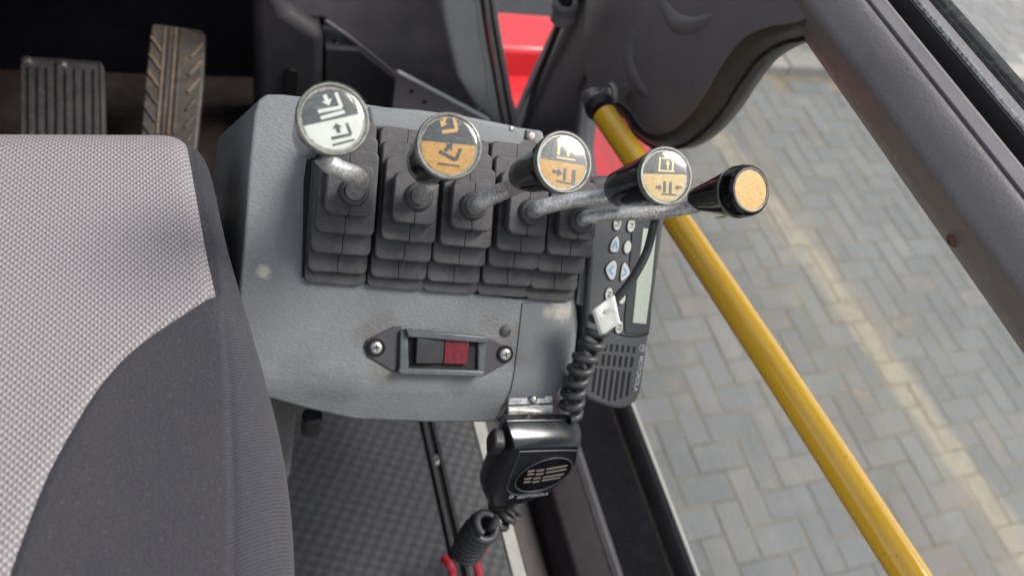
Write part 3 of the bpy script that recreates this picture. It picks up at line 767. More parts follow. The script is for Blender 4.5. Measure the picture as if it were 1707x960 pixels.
# boot centres from their top tiers
tops = [(582, 361), (690, 373), (786, 383), (879, 392), (961, 402)]
tc = [CF.px(x, y, HT * 4) for x, y in tops]
ref = CF.px(690, 373, HT * 4)
symbols = {}
LV = [
 dict(D=(557, 198, .430), B=(524, 246, .487), R=.0217, rb=.0150, rod=[(540, 262, .50), (560, 280, .515), (590, 292, .535), (600, 302, .548), (590, 326, .566)],
      label='leftmost control lever with white and dark symbol disc, bent back over its boot'),
 dict(D=(750, 243, .468), B=(714, 276, .535), R=.0217, rb=.0165, rod=[(722, 290, .55), (714, 308, .563), (698, 334, .585)],
      label='second control lever from the left, orange and clear symbol disc with slanted bucket marks'),
 dict(D=(942, 270, .503), B=(868, 307, .568), R=.0216, rb=.0118, rod=[(850, 314, .572), (822, 326, .58), (800, 338, .588), (788, 350, .608)],
      label='middle control lever with yellow disc of two upright bars, knob leaning right'),
 dict(D=(1112, 293, .538), B=(1030, 326, .612), R=.0218, rb=.0146, rod=[(1012, 328, .615), (960, 333, .618), (905, 345, .62), (885, 360, .634)],
      label='fourth control lever with scratched lens over pale yellow symbol disc, in front of yellow rail'),
 dict(D=(1250, 317, .568), B=(1162, 341, .626), R=.0205, rb=.0100, rod=[(1150, 346, .63), (1090, 355, .638), (1020, 357, .644), (980, 362, .648), (967, 375, .662)],
      label='rightmost control lever with plain gold topped knob without a lens'),
]
def boot_mesh(name, T, parent):
    bt = None
    # base skirt
    spec = []
    Wd = [.0495, .0485, .0478, .0455, .036]
    lens = []
    c0 = (T[0], T[1])
    bn4, bf4 = bdat[3]
    dy = T[1] - ref[1]
    for k in range(4):
        bn, bf = bdat[k]
        lens.append((bn + dy, bf + dy))
    d0 = lens[0][0] - lens[1][0]
    lens = [(lens[0][0] + d0 * .45, lens[0][1] - d0 * .3)] + lens
    for k in range(5):
        h1 = HT * k; b0, b1 = lens[k]; cy = (b0 + b1) / 2; L = abs(b1 - b0)
        w = Wd[k]; jx = random.uniform(-.0007, .0007) if k else 0; jy = random.uniform(-.0009, .0009) if k else 0; tx_ = random.uniform(-.0005, .0005)
        pol = rrect(w, L, .006, 5, T[0] + jx, cy + jy)
        if k == 0: h0 = .001
        else: h0 = h1 - .0082
        topp = rrect(w - .0012, L - .0012, .0055, 5, T[0] + jx + tx_, cy + jy)
        nm = 'rubber_boot' if k == 0 else 'boot_tier'
        bm = bmesh.new()
        if k == 0:
            add_prism(bm, CF, rrect(w, L + .004, .006, 5, T[0], cy), .001, .0055)
            add_prism(bm, CF, rrect(w - .0025, L - .003, .006, 5, T[0], cy), .004, HT - .0075)
        else:
            add_prism(bm, CF, pol, h0, h1, topp)
            if k < 4:
                n0, n1 = lens[k + 1]
                add_prism(bm, CF, rrect(Wd[k + 1] - .006, abs(n1 - n0) - .006, .005, 5, T[0], (n0 + n1) / 2), h1 - .001, h1 + HT - .0075)
        o = link(nm, bm, RUBBER, parent if k == 0 else bt, 35, .0014 if k else .001, 3)
        if k == 0: bt = o
        # moulding seam: thin raised flash along the middle, uneven
        if k:
            bm = bmesh.new(); ptsn = []
            sx_ = T[0] + jx; e0 = b0 + jy; e1 = b1 + jy; sg_ = 1 if e1 > e0 else -1
            ptsn = [CF.w(sx_, e0 - sg_ * .0001, h1 - .007), CF.w(sx_ + random.uniform(-.0003, .0003), e0 - sg_ * .00005, h1 - .002), CF.w(sx_, e0 + sg_ * .0012, h1 - .0001)]
            for q in range(1, 9): ptsn.append(CF.w(sx_ + random.uniform(-.0008, .0008), e0 + (e1 - e0) * q / 9 - sg_ * .006 * (q == 1), h1 + .0001))
            ptsn += [CF.w(sx_, e1 - sg_ * .0012, h1 - .0001), CF.w(sx_, e1, h1 - .004)]
            add_tube(bm, ptsn, .00034, 5)
            link('seam_line', bm, HOLE, bt, 0)
    return bt
def knob(i, L):
    D = P(*L['D']); B = P(*L['B'])
    lv = root('control_lever', L['label'], 'lever', CF.w(tc[i][0], tc[i][1], 0), 'control levers in a row on the console')
    boot_mesh('rubber_boot', tc[i], lv)
    ax = (D - B).normalized(); Lk = (D - B).length
    right = cv2w(1, 0, 0)
    fr = Frame(D, right - ax * right.dot(ax), cv2w(0, -1, 0), ax)
    # collar where the rod leaves the boot
    c_px = (L['rod'][-1][0], L['rod'][-1][1] - 6)
    c_w = CF.w(*CF.px(*c_px, HT * 4 + .008), HT * 4 + .008); zc = (c_w - CAM).dot(cz_)
    zb_ = (B - CAM).dot(cz_); nr_ = len(L['rod'])
    rod = []
    for q, p in enumerate(L['rod']):
        t = (q + 1) / (nr_ + .5); rod.append(P(p[0], p[1], zb_ + (zc - zb_) * t - (.004 if 0 < q < nr_ - 1 else 0)))
    base = rod[-1]; topn = HT * 4
    a, b, h = CF.loc(base)
    cf = CF.sub(*CF.px(L['rod'][-1][0], L['rod'][-1][1] - 6, topn), topn)
    lathe('boot_collar', cf, [(0, 0), (.0112, 0), (.0112, .002), (.0095, .0045), (.0085, .0048), (.0075, .004), (.0, .004)], RUBBER, lv, 28)
    cpt = cf.w(0, 0, -.004); cpt2 = cf.w(0, 0, .0045) + (rod[-2] - cf.w(0, 0, .006)).normalized() * .0045
    pts = crom([B + ax * .012] + rod[:-1] + [cpt2, cpt], 8)
    n = len(pts)
    tube('rod', pts, [.0068, .0068, .0069, .0065, .0059][i], ROD, lv, 20)
    R, rb = L['R'], L['rb']
    if i < 4:
        prof = [(0, -Lk - .002), (rb * .55, -Lk - .002), (rb * .93, -Lk + .001), (rb + (R * .95 - rb) * .06, -Lk + .005), (rb + (R * .95 - rb) * .4, -Lk * .65), (rb + (R * .95 - rb) * .75, -Lk * .3), (R * .955, -.010), (R * .955, -.006), (0, -.006)]
        kb = lathe('knob', fr, prof, GLOSSBLACK, lv, 56, 40)
        lathe('knob_rim', fr, [(R * .80, -.0055), (R * .97, -.0062), (R * .985, -.004), (R * .985, -.0025), (R * .955, -.0008), (R * .93, -.0008), (R * .87, -.003), (R * .80, -.003)], RIM, kb, 56, 40, closed=True)
        prof = [(R * 1.0, -.0045), (R * 1.0, -.001), (R * .985, .0006), (R * .95, .0014), (R * .90, .0015), (R * .86, .002)]
        for q in range(1, 7): prof.append((R * .86 * math.cos(q / 6 * PI / 2), .002 + .0016 * math.sin(q / 6 * PI / 2)))
        prof[-1] = (0, prof[-1][1])
        lathe('clear_cap', fr, prof, LENS, kb, 56, 60)
    else:
        prof = [(0, -Lk - .004), (rb * .6, -Lk - .004), (rb * .95, -Lk - .001), (rb * 1.03, -Lk + .003), (rb + (R - rb) * .55, -Lk * .5), (R * .97, -.014), (R * 1.0, -.0125), (R, -.0115), (R * .93, -.0108), (R * .93, -.0098), (R * .99, -.0092), (R * .99, -.004), (R * .95, -.0005), (R * .86, .0006), (R * .82, .0), (0, .0)]
        kb = lathe('knob', fr, prof, GLOSSBLACK, lv, 56, 40)
        lathe('ring', fr, [(R * .76, .0001), (R * .76, .0016), (R * .80, .002), (R * .84, .0014), (R * .84, .0001)], RIM, kb, 56, 40, closed=True)
        lathe('gold_disc', fr, [(0, .0001), (R * .755, .0001), (R * .755, .0011), (0, .0013)], BRASSY, kb, 48, 30)
        lathe('groove_ring', fr, [(R * .97, -.0142), (R * 1.012, -.0138), (R * 1.012, -.0118), (R * .97, -.0114)], RIM, kb, 48, closed=True)
        # small sticker on the knob's lower side
        sf = Frame(P(1206, 358, .598), cv2w(.92, .22, .2), cv2w(-.2, -1, .3), cv2w(0, 1, -1))
        # put it on the cone surface
        q = P(1206, 362, .595) - D; axial = q.dot(ax); rd_ = (q - ax * axial).normalized()
        rad_ = R + (rb - R) * (-axial) / Lk
        sp_ = D + ax * axial + rd_ * (rad_ + .0004)
        sf = Frame(sp_, ax, rd_.cross(ax), rd_)
        st = prism('sticker', sf, rrect(.017, .006, .0029, 6), -.0006, .0004, WHITEPL, kb, .0002, 1)
        text('sticker_print', 'TF', Frame(sf.o, sf.x, sf.z.cross(sf.x)), .005, DARKPR, kb, .00045)
        return
    # plate halves and symbols, drawn in the disc's own plane
    def dp(p):
        zx, zy = p
        if i < 2: px, py = 470 + zx / 3.97, 120 + zy / 3.968
        else: px, py = 860 + zx / 3.88, 180 + zy / 3.88
        return fr.px(px, py, -.0022)
    sy = SYM[i]
    p0, p1 = dp(sy['div'][0]), dp(sy['div'][1])
    dvec = Vector((p1[0] - p0[0], p1[1] - p0[1])).normalized()
    Rp = R * .83
    ci = circ(Rp, 64)
    def side(p): return dvec.x * (p[1] - p0[1]) - dvec.y * (p[0] - p0[0])
    half = []
    for sgn in (1, -1):
        out = []
        for q in range(64):
            A, Bq = ci[q], ci[(q + 1) % 64]; sa, sb_ = side(A) * sgn, side(Bq) * sgn
            if sa >= 0: out.append(A)
            if sa * sb_ < 0:
                t = sa / (sa - sb_); out.append((A[0] + (Bq[0] - A[0]) * t, A[1] + (Bq[1] - A[1]) * t))
        half.append(out)
    prism('symbol_plate_dark_half', fr, half[0], -.0058, -.0030, GREYPL, kb)
    prism('symbol_plate_light_half', fr, half[1], -.0058, -.0030, sy['mat'], kb)
    k_ = 1.35 / 3.9 / F * L['D'][2]
    for key, mt_ in (('up', sy['um']), ('dn', DARKPR)):
        bm = bmesh.new()
        for q_, it in enumerate(sy[key]):
            if it[0] == 'a': add_arrow(bm, fr, dp(it[1]), dp(it[2]), it[3] * k_, -.0031, -.00285 + q_ * .00003)
            else:
                for s_ in range(1, len(it) - 2): pass
                ps = it[1]
                for u_, v_ in zip(ps, ps[1:]): add_bar(bm, fr, dp(u_), dp(v_), it[2] * k_, -.0031, -.0028 + q_ * .00003 + random.random() * .00001)
        link('symbol', bm, mt_, kb, 0)
SYM = {
 0: dict(div=((160, 355), (540, 270)), mat=WHITEPL, um=WHITEPR,
    up=[('a', (283, 150), (314, 222), 20), ('b', [(358, 135), (396, 232), (240, 262)], 17), ('b', [(258, 305), (416, 262)], 17)],
    dn=[('a', (380, 402), (358, 338), 20), ('b', [(430, 338), (458, 412), (330, 440)], 15), ('b', [(338, 484), (482, 447)], 10)]),
 1: dict(div=((935, 455), (1312, 490)), mat=ORWOOD, um=ORANGEPR,
    up=[('a', (1086, 298), (1056, 364), 16), ('b', [(1138, 298), (1160, 385), (1062, 396)], 17)],
    dn=[('a', (1078, 522), (1130, 474), 18), ('b', [(1042, 525), (1152, 583), (1185, 508)], 17), ('b', [(1032, 604), (1176, 623)], 7)]),
 2: dict(div=((175, 328), (515, 382)), mat=ORWOOD, um=PALEYPR,
    up=[('b', [(283, 220), (278, 305)], 14), ('b', [(345, 235), (340, 312)], 14), ('b', [(264, 318), (388, 338)], 8), ('a', (415, 290), (358, 285), 10)],
    dn=[('a', (240, 408), (306, 426), 16), ('b', [(322, 390), (316, 470)], 15), ('b', [(380, 400), (374, 485)], 20), ('b', [(262, 470), (384, 497)], 8)]),
 3: dict(div=((845, 425), (1132, 432)), mat=YLWOOD, um=PALEYPR,
    up=[('b', [(936, 318), (930, 402)], 10), ('b', [(1020, 330), (1016, 404)], 10), ('b', [(922, 405), (1028, 410)], 8), ('a', (985, 395), (985, 335), 9), ('b', [(945, 326), (1010, 324)], 6)],
    dn=[('b', [(966, 474), (964, 546)], 14), ('b', [(1004, 478), (1002, 552)], 14), ('a', (908, 512), (950, 516), 12), ('a', (1076, 512), (1030, 516), 10), ('b', [(948, 555), (1040, 563)], 7)]),
}
for i, L in enumerate(LV): knob(i, L)

# ------------------------------------------------------------------ two-way radio
RF = Frame(P(1036, 500, .69), cv2w(1, .1, .30), cv2w(.12, -1, -.12), cv2w(.3, 0, -.95))
def rp(pts, h=0): return [RF.px(a, b, h) for a, b in pts]
rad_ = root('two_way_radio', 'dark grey two way radio with keypad, pale display and slotted speaker right of the levers', 'radio', RF.o)
out = rp([(988, 300), (1112, 316), (1108, 370), (1092, 490), (1076, 605), (1068, 655), (1058, 672), (1040, 681), (1020, 680), (985, 668), (970, 655), (967, 640), (974, 560), (982, 430)])
prism('housing', RF, sm2(out, 3), -.045, 0, RADIO, rad_, .004, 4)
mount = rp([(960, 470), (980, 460), (975, 330), (955, 340)], -.02)
prism('side_bracket', RF, rp([(962, 508), (976, 512), (990, 400), (975, 390)], -.006), -.05, -.008, CONSOLE2, rad_, .001, 2)
bez = rp([(1058, 330), (1100, 336), (1097, 400), (1088, 480), (1083, 545), (1076, 556), (1050, 556), (1040, 545), (1046, 470), (1052, 400)])
prism('display_bezel', RF, sm2(bez, 3), -.002, .0012, RADIODK, rad_, .001, 2)
dsp = rp([(1072, 380), (1094, 384), (1086, 470), (1077, 540), (1054, 538), (1062, 460)], .0012)
prism('display', RF, dsp, .0005, .0018, SCREEN, rad_, .0004, 1)
bm = bmesh.new()
seam = [RF.w(*RF.px(*p), .0002) for p in [(1000, 545), (1020, 552), (1045, 560), (1068, 560), (1082, 555)]]
add_tube(bm, crom(seam, 5), .0007, 6); link('housing_seam', bm, HOLE, rad_, 0)
btn = [((1028, 373), .0068, 'P2'), ((1051, 376), .0068, 'P1'), ((1024, 407), .008, 'up'), ((1045, 412), .0066, ''), ((1019, 450), .0085, 'lt'), ((1041, 453), .0082, 'rt'), ((1014, 490), .0066, 'P4'), ((1036, 497), .0062, ''), ((1031, 545), .0068, 'P3')]
for (c, s_, t_) in btn:
    a, b = RF.px(*c)
    if t_ == 'lt': pol = [(a - s_ * .75, b + s_ * .1), (a - s_ * .1, b + s_), (a + s_ * .45, b + s_ * .7), (a + s_ * .45, b - s_ * .8), (a - s_ * .1, b - s_ * 1.0)]
    elif t_ == 'rt': pol = [(a + s_ * .6, b - s_ * .05), (a - s_ * .1, b + s_), (a - s_ * .45, b + s_ * .7), (a - s_ * .45, b - s_ * .8), (a - s_ * .1, b - s_ * 1.0)]
    elif t_ == 'up': pol = [(a + s_ * .1, b + s_ * .95), (a + s_ * .5, b + s_ * .3), (a + s_ * .5, b - s_ * .7), (a, b - s_ * .95), (a - s_ * .5, b - s_ * .7), (a - s_ * .45, b + s_ * .2)]
    else: pol = circ(s_ * .56, 20, a, b, s_ * .92)
    if t_ in ('lt', 'rt', 'up'): pol = sm2(pol, 4)
    cx0 = sum(p[0] for p in pol) / len(pol); cy0 = sum(p[1] for p in pol) / len(pol)
    big_ = [(cx0 + (p[0] - cx0) * 1.16, cy0 + (p[1] - cy0) * 1.1) for p in pol]
    prism('button_well', RF, big_, -.001, .0004, HOLE, rad_)
    bo = prism('button', RF, pol, 0, .0018, BUTTON, rad_, .0006, 2)
    if t_ in ('lt', 'rt', 'up'):
        k = s_ * .32; bm = bmesh.new()
        if t_ == 'lt': tri = [(k * .6, k * 1.5), (-k * 1.0, 0), (k * .6, -k * 1.5)]
        elif t_ == 'rt': tri = [(-k * .6, k * 1.5), (k * .9, 0), (-k * .6, -k * 1.5)]
        else: tri = [(-k * .9, -k * .9), (0, k * 1.6), (k * .9, -k * .9)]
        for u_, v_ in zip(tri, tri[1:]): add_bar(bm, RF, (cx0 + u_[0], cy0 + u_[1]), (cx0 + v_[0], cy0 + v_[1]), s_ * .2, .0016, .00195 + random.random() * .00002)
        link('arrow_mark', bm, BLUE, bo, 0)
    elif t_: text('button_print', t_, Frame(RF.w(cx0, cy0, 0), -RF.y, RF.x), s_ * .85, DARKPR, bo, .0019)
# speaker slots: three rows, slots run down the radio
cols = 7
for r_, (ya, yb) in enumerate(((571, 584), (589, 608), (613, 664))):
    for c_ in range(cols):
        t = c_ / (cols - 1)
        if r_ < 2 and c_ == 0 and r_ == 0: pass
        xa0 = (1001 - r_ * 2) + t * 57; 
        dx_ = -3 if r_ < 2 else -6
        y1 = yb - (14 * abs(t - .55) ** 1.2 * 2 if r_ == 2 else 0) + (3 if r_ == 2 else 0)
        pA = RF.px(xa0 - (ya - 571) * .09, ya + t * 6, .0); pB = RF.px(xa0 + (y1 - ya) * -.13 - (ya - 571) * .09, y1 + t * 4, .0)
        bm = bmesh.new(); add_bar(bm, RF, pA, pB, .0027, -.001, .0004)
        link('speaker_slot', bm, HOLE, rad_, 0)
tx = Frame(RF.w(*RF.px(1064, 622)), RF.w(*RF.px(1058, 660)) - RF.w(*RF.px(1070, 592)), RF.x)
text('brand_print', 'MOTOROLA', tx, .0062, PRINTGREY, rad_, .0004, bold=.0001)
bq = RF.sub(*RF.px(1071, 580), 0)
def moto(fr, s, parent, name='emblem'):
    bm = bmesh.new()
    add_lathe(bm, fr, [(s, .0002), (s, .0005), (s * .84, .0005), (s * .84, .0002)], 24, True)
    f2 = fr
    for u_, v_ in (((-.6, -.45), (-.3, .45)), ((-.3, .45), (0, -.1)), ((0, -.1), (.3, .45)), ((.3, .45), (.6, -.45))):
        add_bar(bm, f2, (u_[0] * s, u_[1] * s), (v_[0] * s, v_[1] * s), s * .18, .0002, .00045 + random.random() * .00004)
    return link(name, bm, PRINTGREY, parent, 0)
moto(Frame(bq.o, tx.x, RF.x, RF.z), .0036, rad_)
for a_, b_ in (((1108, 370), 0),):
    pass

# ------------------------------------------------------------------ hand microphone
MO = P(893, 745, .655)
MF = Frame(MO, (1, .0, .0), (.0, .22, 1), (0, -1, .22))     # x right, y up, z towards the seat
# measure: face plane pixels
mic = root('hand_microphone', 'glossy black hand microphone hanging from the metal clip on the console', 'microphone', MO)
def mp(pts, h=0): return [MF.px(a, b, h) for a, b in pts]
tl = MF.px(862, 745); trr = MF.px(968, 742); bl_ = MF.px(818, 845); br_ = MF.px(925, 820)
w_top = trr[0] - tl[0]
face = mp([(852, 760), (858, 748), (868, 743), (960, 741), (968, 746), (966, 762), (950, 792), (925, 815), (890, 835), (850, 845), (824, 846), (818, 838), (826, 815), (838, 790)], 0)
th = .034
def scl(poly, s, dx=0, dy=0):
    cx0 = sum(p[0] for p in poly) / len(poly); cy0 = sum(p[1] for p in poly) / len(poly)
    return [(cx0 + (p[0] - cx0) * s + dx, cy0 + (p[1] - cy0) * s + dy) for p in poly]
fs_ = sm2(face, 4)
rings = [(scl(fs_, .94), 0), (scl(fs_, 1.0), -.002), (scl(fs_, 1.07, 0, .002), -.011), (scl(fs_, 1.09, 0, .003), -.020), (scl(fs_, 1.07, 0, .003), -.0215), (scl(fs_, 1.09, 0, .003), -.023), (scl(fs_, 1.06, 0, .002), -.031), (scl(fs_, .96, 0, .001), -.036)]
bm = bmesh.new(); vs = [[bm.verts.new(MF.w(a, b, h)) for a, b in r] for r, h in rings]
n = len(fs_)
for A, B in zip(vs, vs[1:]):
    for i in range(n): bm.faces.new((A[i], A[(i + 1) % n], B[(i + 1) % n], B[i]))
bm.faces.new(vs[0]); bm.faces.new(vs[-1][::-1])
mb = link('mic_body', bm, MICBL, mic, 28, .0008, 2)
pan = sm2(mp([(866, 756), (872, 752), (955, 750), (961, 755), (956, 778), (935, 800), (900, 818), (862, 824), (848, 818), (846, 806)]), 4)
bm = bmesh.new(); pts = [MF.w(a, b, .0003) for a, b in pan]; add_tube(bm, pts + [pts[0]], .0005, 6, False); link('face_outline', bm, RADIO, mic, 50)
ovc = MF.px(906, 790); ovf = MF.sub(ovc[0], ovc[1], 0)
ax_ = MF.px(953, 772); ov = []
A_v = Vector((ax_[0] - ovc[0], ax_[1] - ovc[1])); mn = MF.px(912, 811); B_v = Vector((mn[0] - ovc[0], mn[1] - ovc[1]))
for q in range(40):
    a = 2 * PI * q / 40; v = A_v * math.cos(a) + B_v * math.sin(a); ov.append((v.x, v.y))
prism('grille_plate', ovf, ov, -.0005, .0008, GLOSSBLACK, mic, .0004, 2)
bm = bmesh.new(); pts = [ovf.w(a, b, .001) for a, b in ov]; add_tube(bm, pts + [pts[0]], .00055, 6, False); link('grille_outline', bm, RADIO, mic, 50)
GR = plastic('grille_bar_brown_grey', (.19, .165, .15), .4, 400, 0, .1)
for (p, q) in [((880, 786), (891, 784)), ((894, 785), (907, 783)), ((911, 782), (946, 776)), ((879, 791), (890, 790)), ((893, 791), (906, 789)), ((910, 788), (944, 782)),
               ((874, 799), (886, 797)), ((889, 798), (901, 796)), ((905, 796), (940, 790)), ((873, 804), (884, 803)), ((887, 804), (899, 802)), ((903, 801), (934, 796))]:
    bm = bmesh.new(); add_bar(bm, MF, MF.px(*p, h=.0012), MF.px(*q, h=.0012), .0019, .0006, .0014)
    link('grille_slot', bm, GR, mic, 0)
fx_ = Frame(MF.w(*MF.px(888, 825), 0), MF.w(*MF.px(915, 820)) - MF.w(*MF.px(860, 827)), MF.y)
text('brand_print', 'MOTOROLA', fx_, .0062, PRINTGREY, mic, .0006, bold=.0001)
moto(Frame(MF.w(*MF.px(852, 827), .0003), fx_.x, MF.y, MF.z), .0026, mic)
# push-to-talk button on the left flank
q1 = P(822, 735, .655)
TF_ = Frame(q1, (.25, 1, 0), (.1, .1, 1), (-1, .2, .1))
prism('push_to_talk_button', TF_, rrect(.019, .024, .006, 5), -.008, .003, BLACKPL, mic, .0025, 3)
bt0 = P(836, 848, .66)
q_ = MF.px(828, 842, -.016); bt0 = MF.w(q_[0], q_[1] + .006, -.016)
lathe('cable_boot', Frame(bt0, MF.x, MF.z, -MF.y), [(0, 0), (.010, 0), (.0075, .014), (.0058, .026), (.0, .026)], CORD, mic, 20)

# ------------------------------------------------------------------ coiled cord with tag
def helix(path, r, pitch, n=14, w=.0028, ph=0):
    """coil around a smooth path"""
    pts = crom(path, 12); L = [0]
    for a, b in zip(pts, pts[1:]): L.append(L[-1] + (b - a).length)
    tot = L[-1]; turns = tot / pitch; N = int(turns * n); out = []; u = (pts[1] - pts[0]).orthogonal().normalized(); j = 0
    for i in range(N + 1):
        s = tot * i / N
        while j < len(L) - 2 and L[j + 1] < s: j += 1
        t = (s - L[j]) / max(1e-9, L[j + 1] - L[j]); c = pts[j].lerp(pts[j + 1], t); T = (pts[j + 1] - pts[j]).normalized()
        u = (u - T * u.dot(T)).normalized(); v = T.cross(u); a = 2 * PI * turns * i / N + ph
        out.append(c + (u * math.cos(a) + v * math.sin(a)) * r)
    return out
cd = root('coiled_cord', 'dark coiled microphone cord with silver tag looping beside the radio', 'cord', P(985, 590, .64))
up_ = crom([P(1098, 350, .63), P(1090, 375, .625), P(1078, 420, .62), P(1056, 462, .62), P(1030, 495, .625), P(1004, 520, .63)], 8)
tube('straight_cord', up_, .0036, CORD, cd, 14)
hp = helix([P(1003, 530, .655), P(990, 566, .66), P(974, 600, .665), P(960, 636, .675), P(950, 690, .69)], .0090, .0128, 18)
tube('coil', hp, .0037, CORD, cd, 10)
# silver tag folded round the cord
G = Frame(P(1012, 525, .615), cv2w(.93, -.36, .1), cv2w(.35, .93, .1), cv2w(0, 0, -1))
g4 = [G.px(*p) for p in [(984, 517), (1022, 491), (1036, 540), (1001, 560)]]
bm = bmesh.new(); rows = []
for k in range(9):
    t = k / 8
    l_ = Vector(g4[0]).lerp(Vector(g4[3]), t); r_ = Vector(g4[1]).lerp(Vector(g4[2]), t)
    h = .004 * math.cos(t * 2.6) * (1 - t * .3)
    rows.append([bm.verts.new(G.w(*(l_.lerp(r_, s / 6)), h + .001 * math.sin(s * 1.1))) for s in range(7)])
for A, B in zip(rows, rows[1:]):
    for s in range(6): bm.faces.new((A[s], A[s + 1], B[s + 1], B[s]))
tg = link('silver_tag', bm, PAPERTAG, cd, 50); sl = tg.modifiers.new('s', 'SOLIDIFY'); sl.thickness = .0004
# tag print: triangle and small lines
bm = bmesh.new()
tri = [G.px(*p, h=.0) for p in [(1008, 520), (1022, 524), (1014, 512)]]
def tagh(p):
    g = Vector(p) - Vector(g4[0]); e = Vector(g4[3]) - Vector(g4[0]); t = max(0, min(1, g.dot(e) / e.dot(e)))
    return .004 * math.cos(t * 2.6) * (1 - t * .3) + .0012
tri = [G.px(*p) for p in [(1005, 521), (1024, 520), (1012, 511)]]
f_ = [bm.verts.new(G.w(*p, tagh(p) + .0002)) for p in tri]; bm.faces.new(f_)
for (p, q) in [((999, 530), (1027, 521)), ((1000, 535), (1029, 526)), ((1002, 540), (1030, 531)), ((1003, 545), (1031, 536)), ((1004, 550), (1024, 542))]:
    aa, bb = G.px(*p), G.px(*q); d_ = (Vector(bb) - Vector(aa)).normalized(); nn = Vector((-d_.y, d_.x)) * .00028
    vs4 = [Vector(aa) + nn, Vector(aa) - nn, Vector(bb) - nn, Vector(bb) + nn]
    bm.faces.new([bm.verts.new(G.w(v.x, v.y, tagh(v) + .0003)) for v in vs4])
link('tag_print', bm, PRINTGREY, tg, 0)
# lower coil under the microphone
cd2 = root('lower_coiled_cord', 'tight grey coil of cord hanging below the microphone', 'cord', P(800, 885, .70))
tube('lead', crom([bt0 - MF.y * .022, P(826, 870, .71), P(814, 880, .715)], 6), .0042, CORD, cd2, 12)
tube('coil', helix([P(814, 874, .71), P(800, 884, .72), P(788, 900, .735), P(778, 918, .75)], .0125, .0085, 18), .0042, CORD, cd2, 10)
tube('coil', helix([P(830, 872, .74), P(845, 860, .74), P(856, 846, .745)], .008, .009, 16), .0035, CORD, cd2, 10)

# ------------------------------------------------------------------ seat
SZ = 1.68
st = root('operator_seat', 'operator seat cushion in pale woven fabric with dark velour side bolster', 'seat', (-.2, .3, SZ - .12))
def fabric_light():
    M = MT('pale_dotted_weave')
    x, y, z = M.sep()
    wv = M.noise(30, 3); x2 = M.math('ADD', x, M.math('MULTIPLY', wv, .0006)); y2 = M.math('ADD', y, M.math('MULTIPLY', wv, .0006))
    p = .0043; q = .0048
    a = M.math('SINE', M.math('MULTIPLY', x2, 2 * PI / p)); b = M.math('SINE', M.math('MULTIPLY', y2, 2 * PI / q))
    h = M.math('MULTIPLY', a, b)                                   # staggered dots
    f = M.math('MULTIPLY', M.math('SINE', M.math('MULTIPLY', x2, 4 * PI / p)), .2)
    h = M.math('ADD', h, f)
    c = M.mix(M.mr(h, -.35, .75, 0, 1, True), (.15, .137, .145), (.375, .348, .352))
    c = M.mix(M.math('MULTIPLY', M.mr(M.noise(700, 3, .8), .4, .7), .35), c, (.52, .49, .5))
    c = M.mix(M.mr(M.noise(5, 4), .3, .7, 0, .14), c, (.3, .26, .27))
    M.set(col=c, rough=.9, spec=.12, sheen=.05); M.bump(M.math('ADD', h, M.math('MULTIPLY', M.noise(900, 2), .5)), .0005, .8); return M.m
def fabric_dark(cr):
    (x0_, y0_), (x1_, y1_) = cr[4], cr[9]; k_ = (x1_ - x0_) / (y1_ - y0_)
    M = MT('dark_velour')
    x, y, z = M.sep()
    r = M.math('SINE', M.math('MULTIPLY', M.math('ADD', y, M.math('MULTIPLY', x, -.22)), 2 * PI / .0024))
    n = M.noise(650, 4, .8); lint = M.noise(320, 5, .85); big = M.noise(7, 4)
    edge = M.mr(M.math('SUBTRACT', M.math('SUBTRACT', x, M.math('MULTIPLY', y, k_)), (x0_ + .2) - (y0_ - .3) * k_), -.002, .002)
    c = M.mix(M.mr(n, .3, .7), (.022, .022, .027), (.066, .065, .075))
    c = M.mix(M.math('MULTIPLY', M.math('MULTIPLY', M.mr(r, -.6, .8), edge), .32), c, (.12, .125, .15))
    c = M.mix(M.math('MULTIPLY', M.mr(lint, .58, .74), .4), c, (.26, .25, .26))
    c = M.mix(M.mr(big, .35, .7, 0, .25), c, (.09, .085, .09))
    M.set(col=c, rough=.95, spec=.1, sheen=.12); M.bump(M.math('ADD', n, M.math('MULTIPLY', M.math('MULTIPLY', r, edge), .6)), .0006, .9); return M.m
def zp(px, py): p = onZ(px, py, SZ); return p.x, p.y
seam = [zp(*p) for p in [(296, 170), (304, 205), (312, 240), (326, 320), (344, 420), (358, 482), (354, 489), (338, 500), (298, 526), (250, 558), (203, 597), (160, 648), (122, 708), (95, 756), (72, 802), (45, 870), (18, 944), (-14, 1040)]]
outer = [zp(*p) for p in [(296, 160), (318, 190), (338, 225), (352, 265), (364, 320), (378, 380), (398, 450), (419, 520), (440, 590), (459, 660), (474, 730), (484, 800), (490, 870), (494, 960), (496, 1060)]]
crease = [zp(*p) for p in [(302, 170), (314, 214), (330, 300), (350, 400), (365, 480), (376, 560), (384, 660), (388, 800), (388, 960), (388, 1060)]]
FABL, FABD = fabric_light(), fabric_dark(crease)
def interp(tab, y):
    tab = sorted(tab, key=lambda p: p[1])
    if y <= tab[0][1]: return tab[0][0]
    for (x0, y0), (x1, y1) in zip(tab, tab[1:]):
        if y <= y1: return x0 + (x1 - x0) * (y - y0) / (y1 - y0)
    return tab[-1][0]
seamS = sm2(seam, 6, False); outerS = sm2(outer, 6, False); creaseS = sm2(crease, 6, False)
yf = zp(150, 184)[1]; yb_ = min(zp(-40, 1040)[1], zp(484, 1060)[1]) 
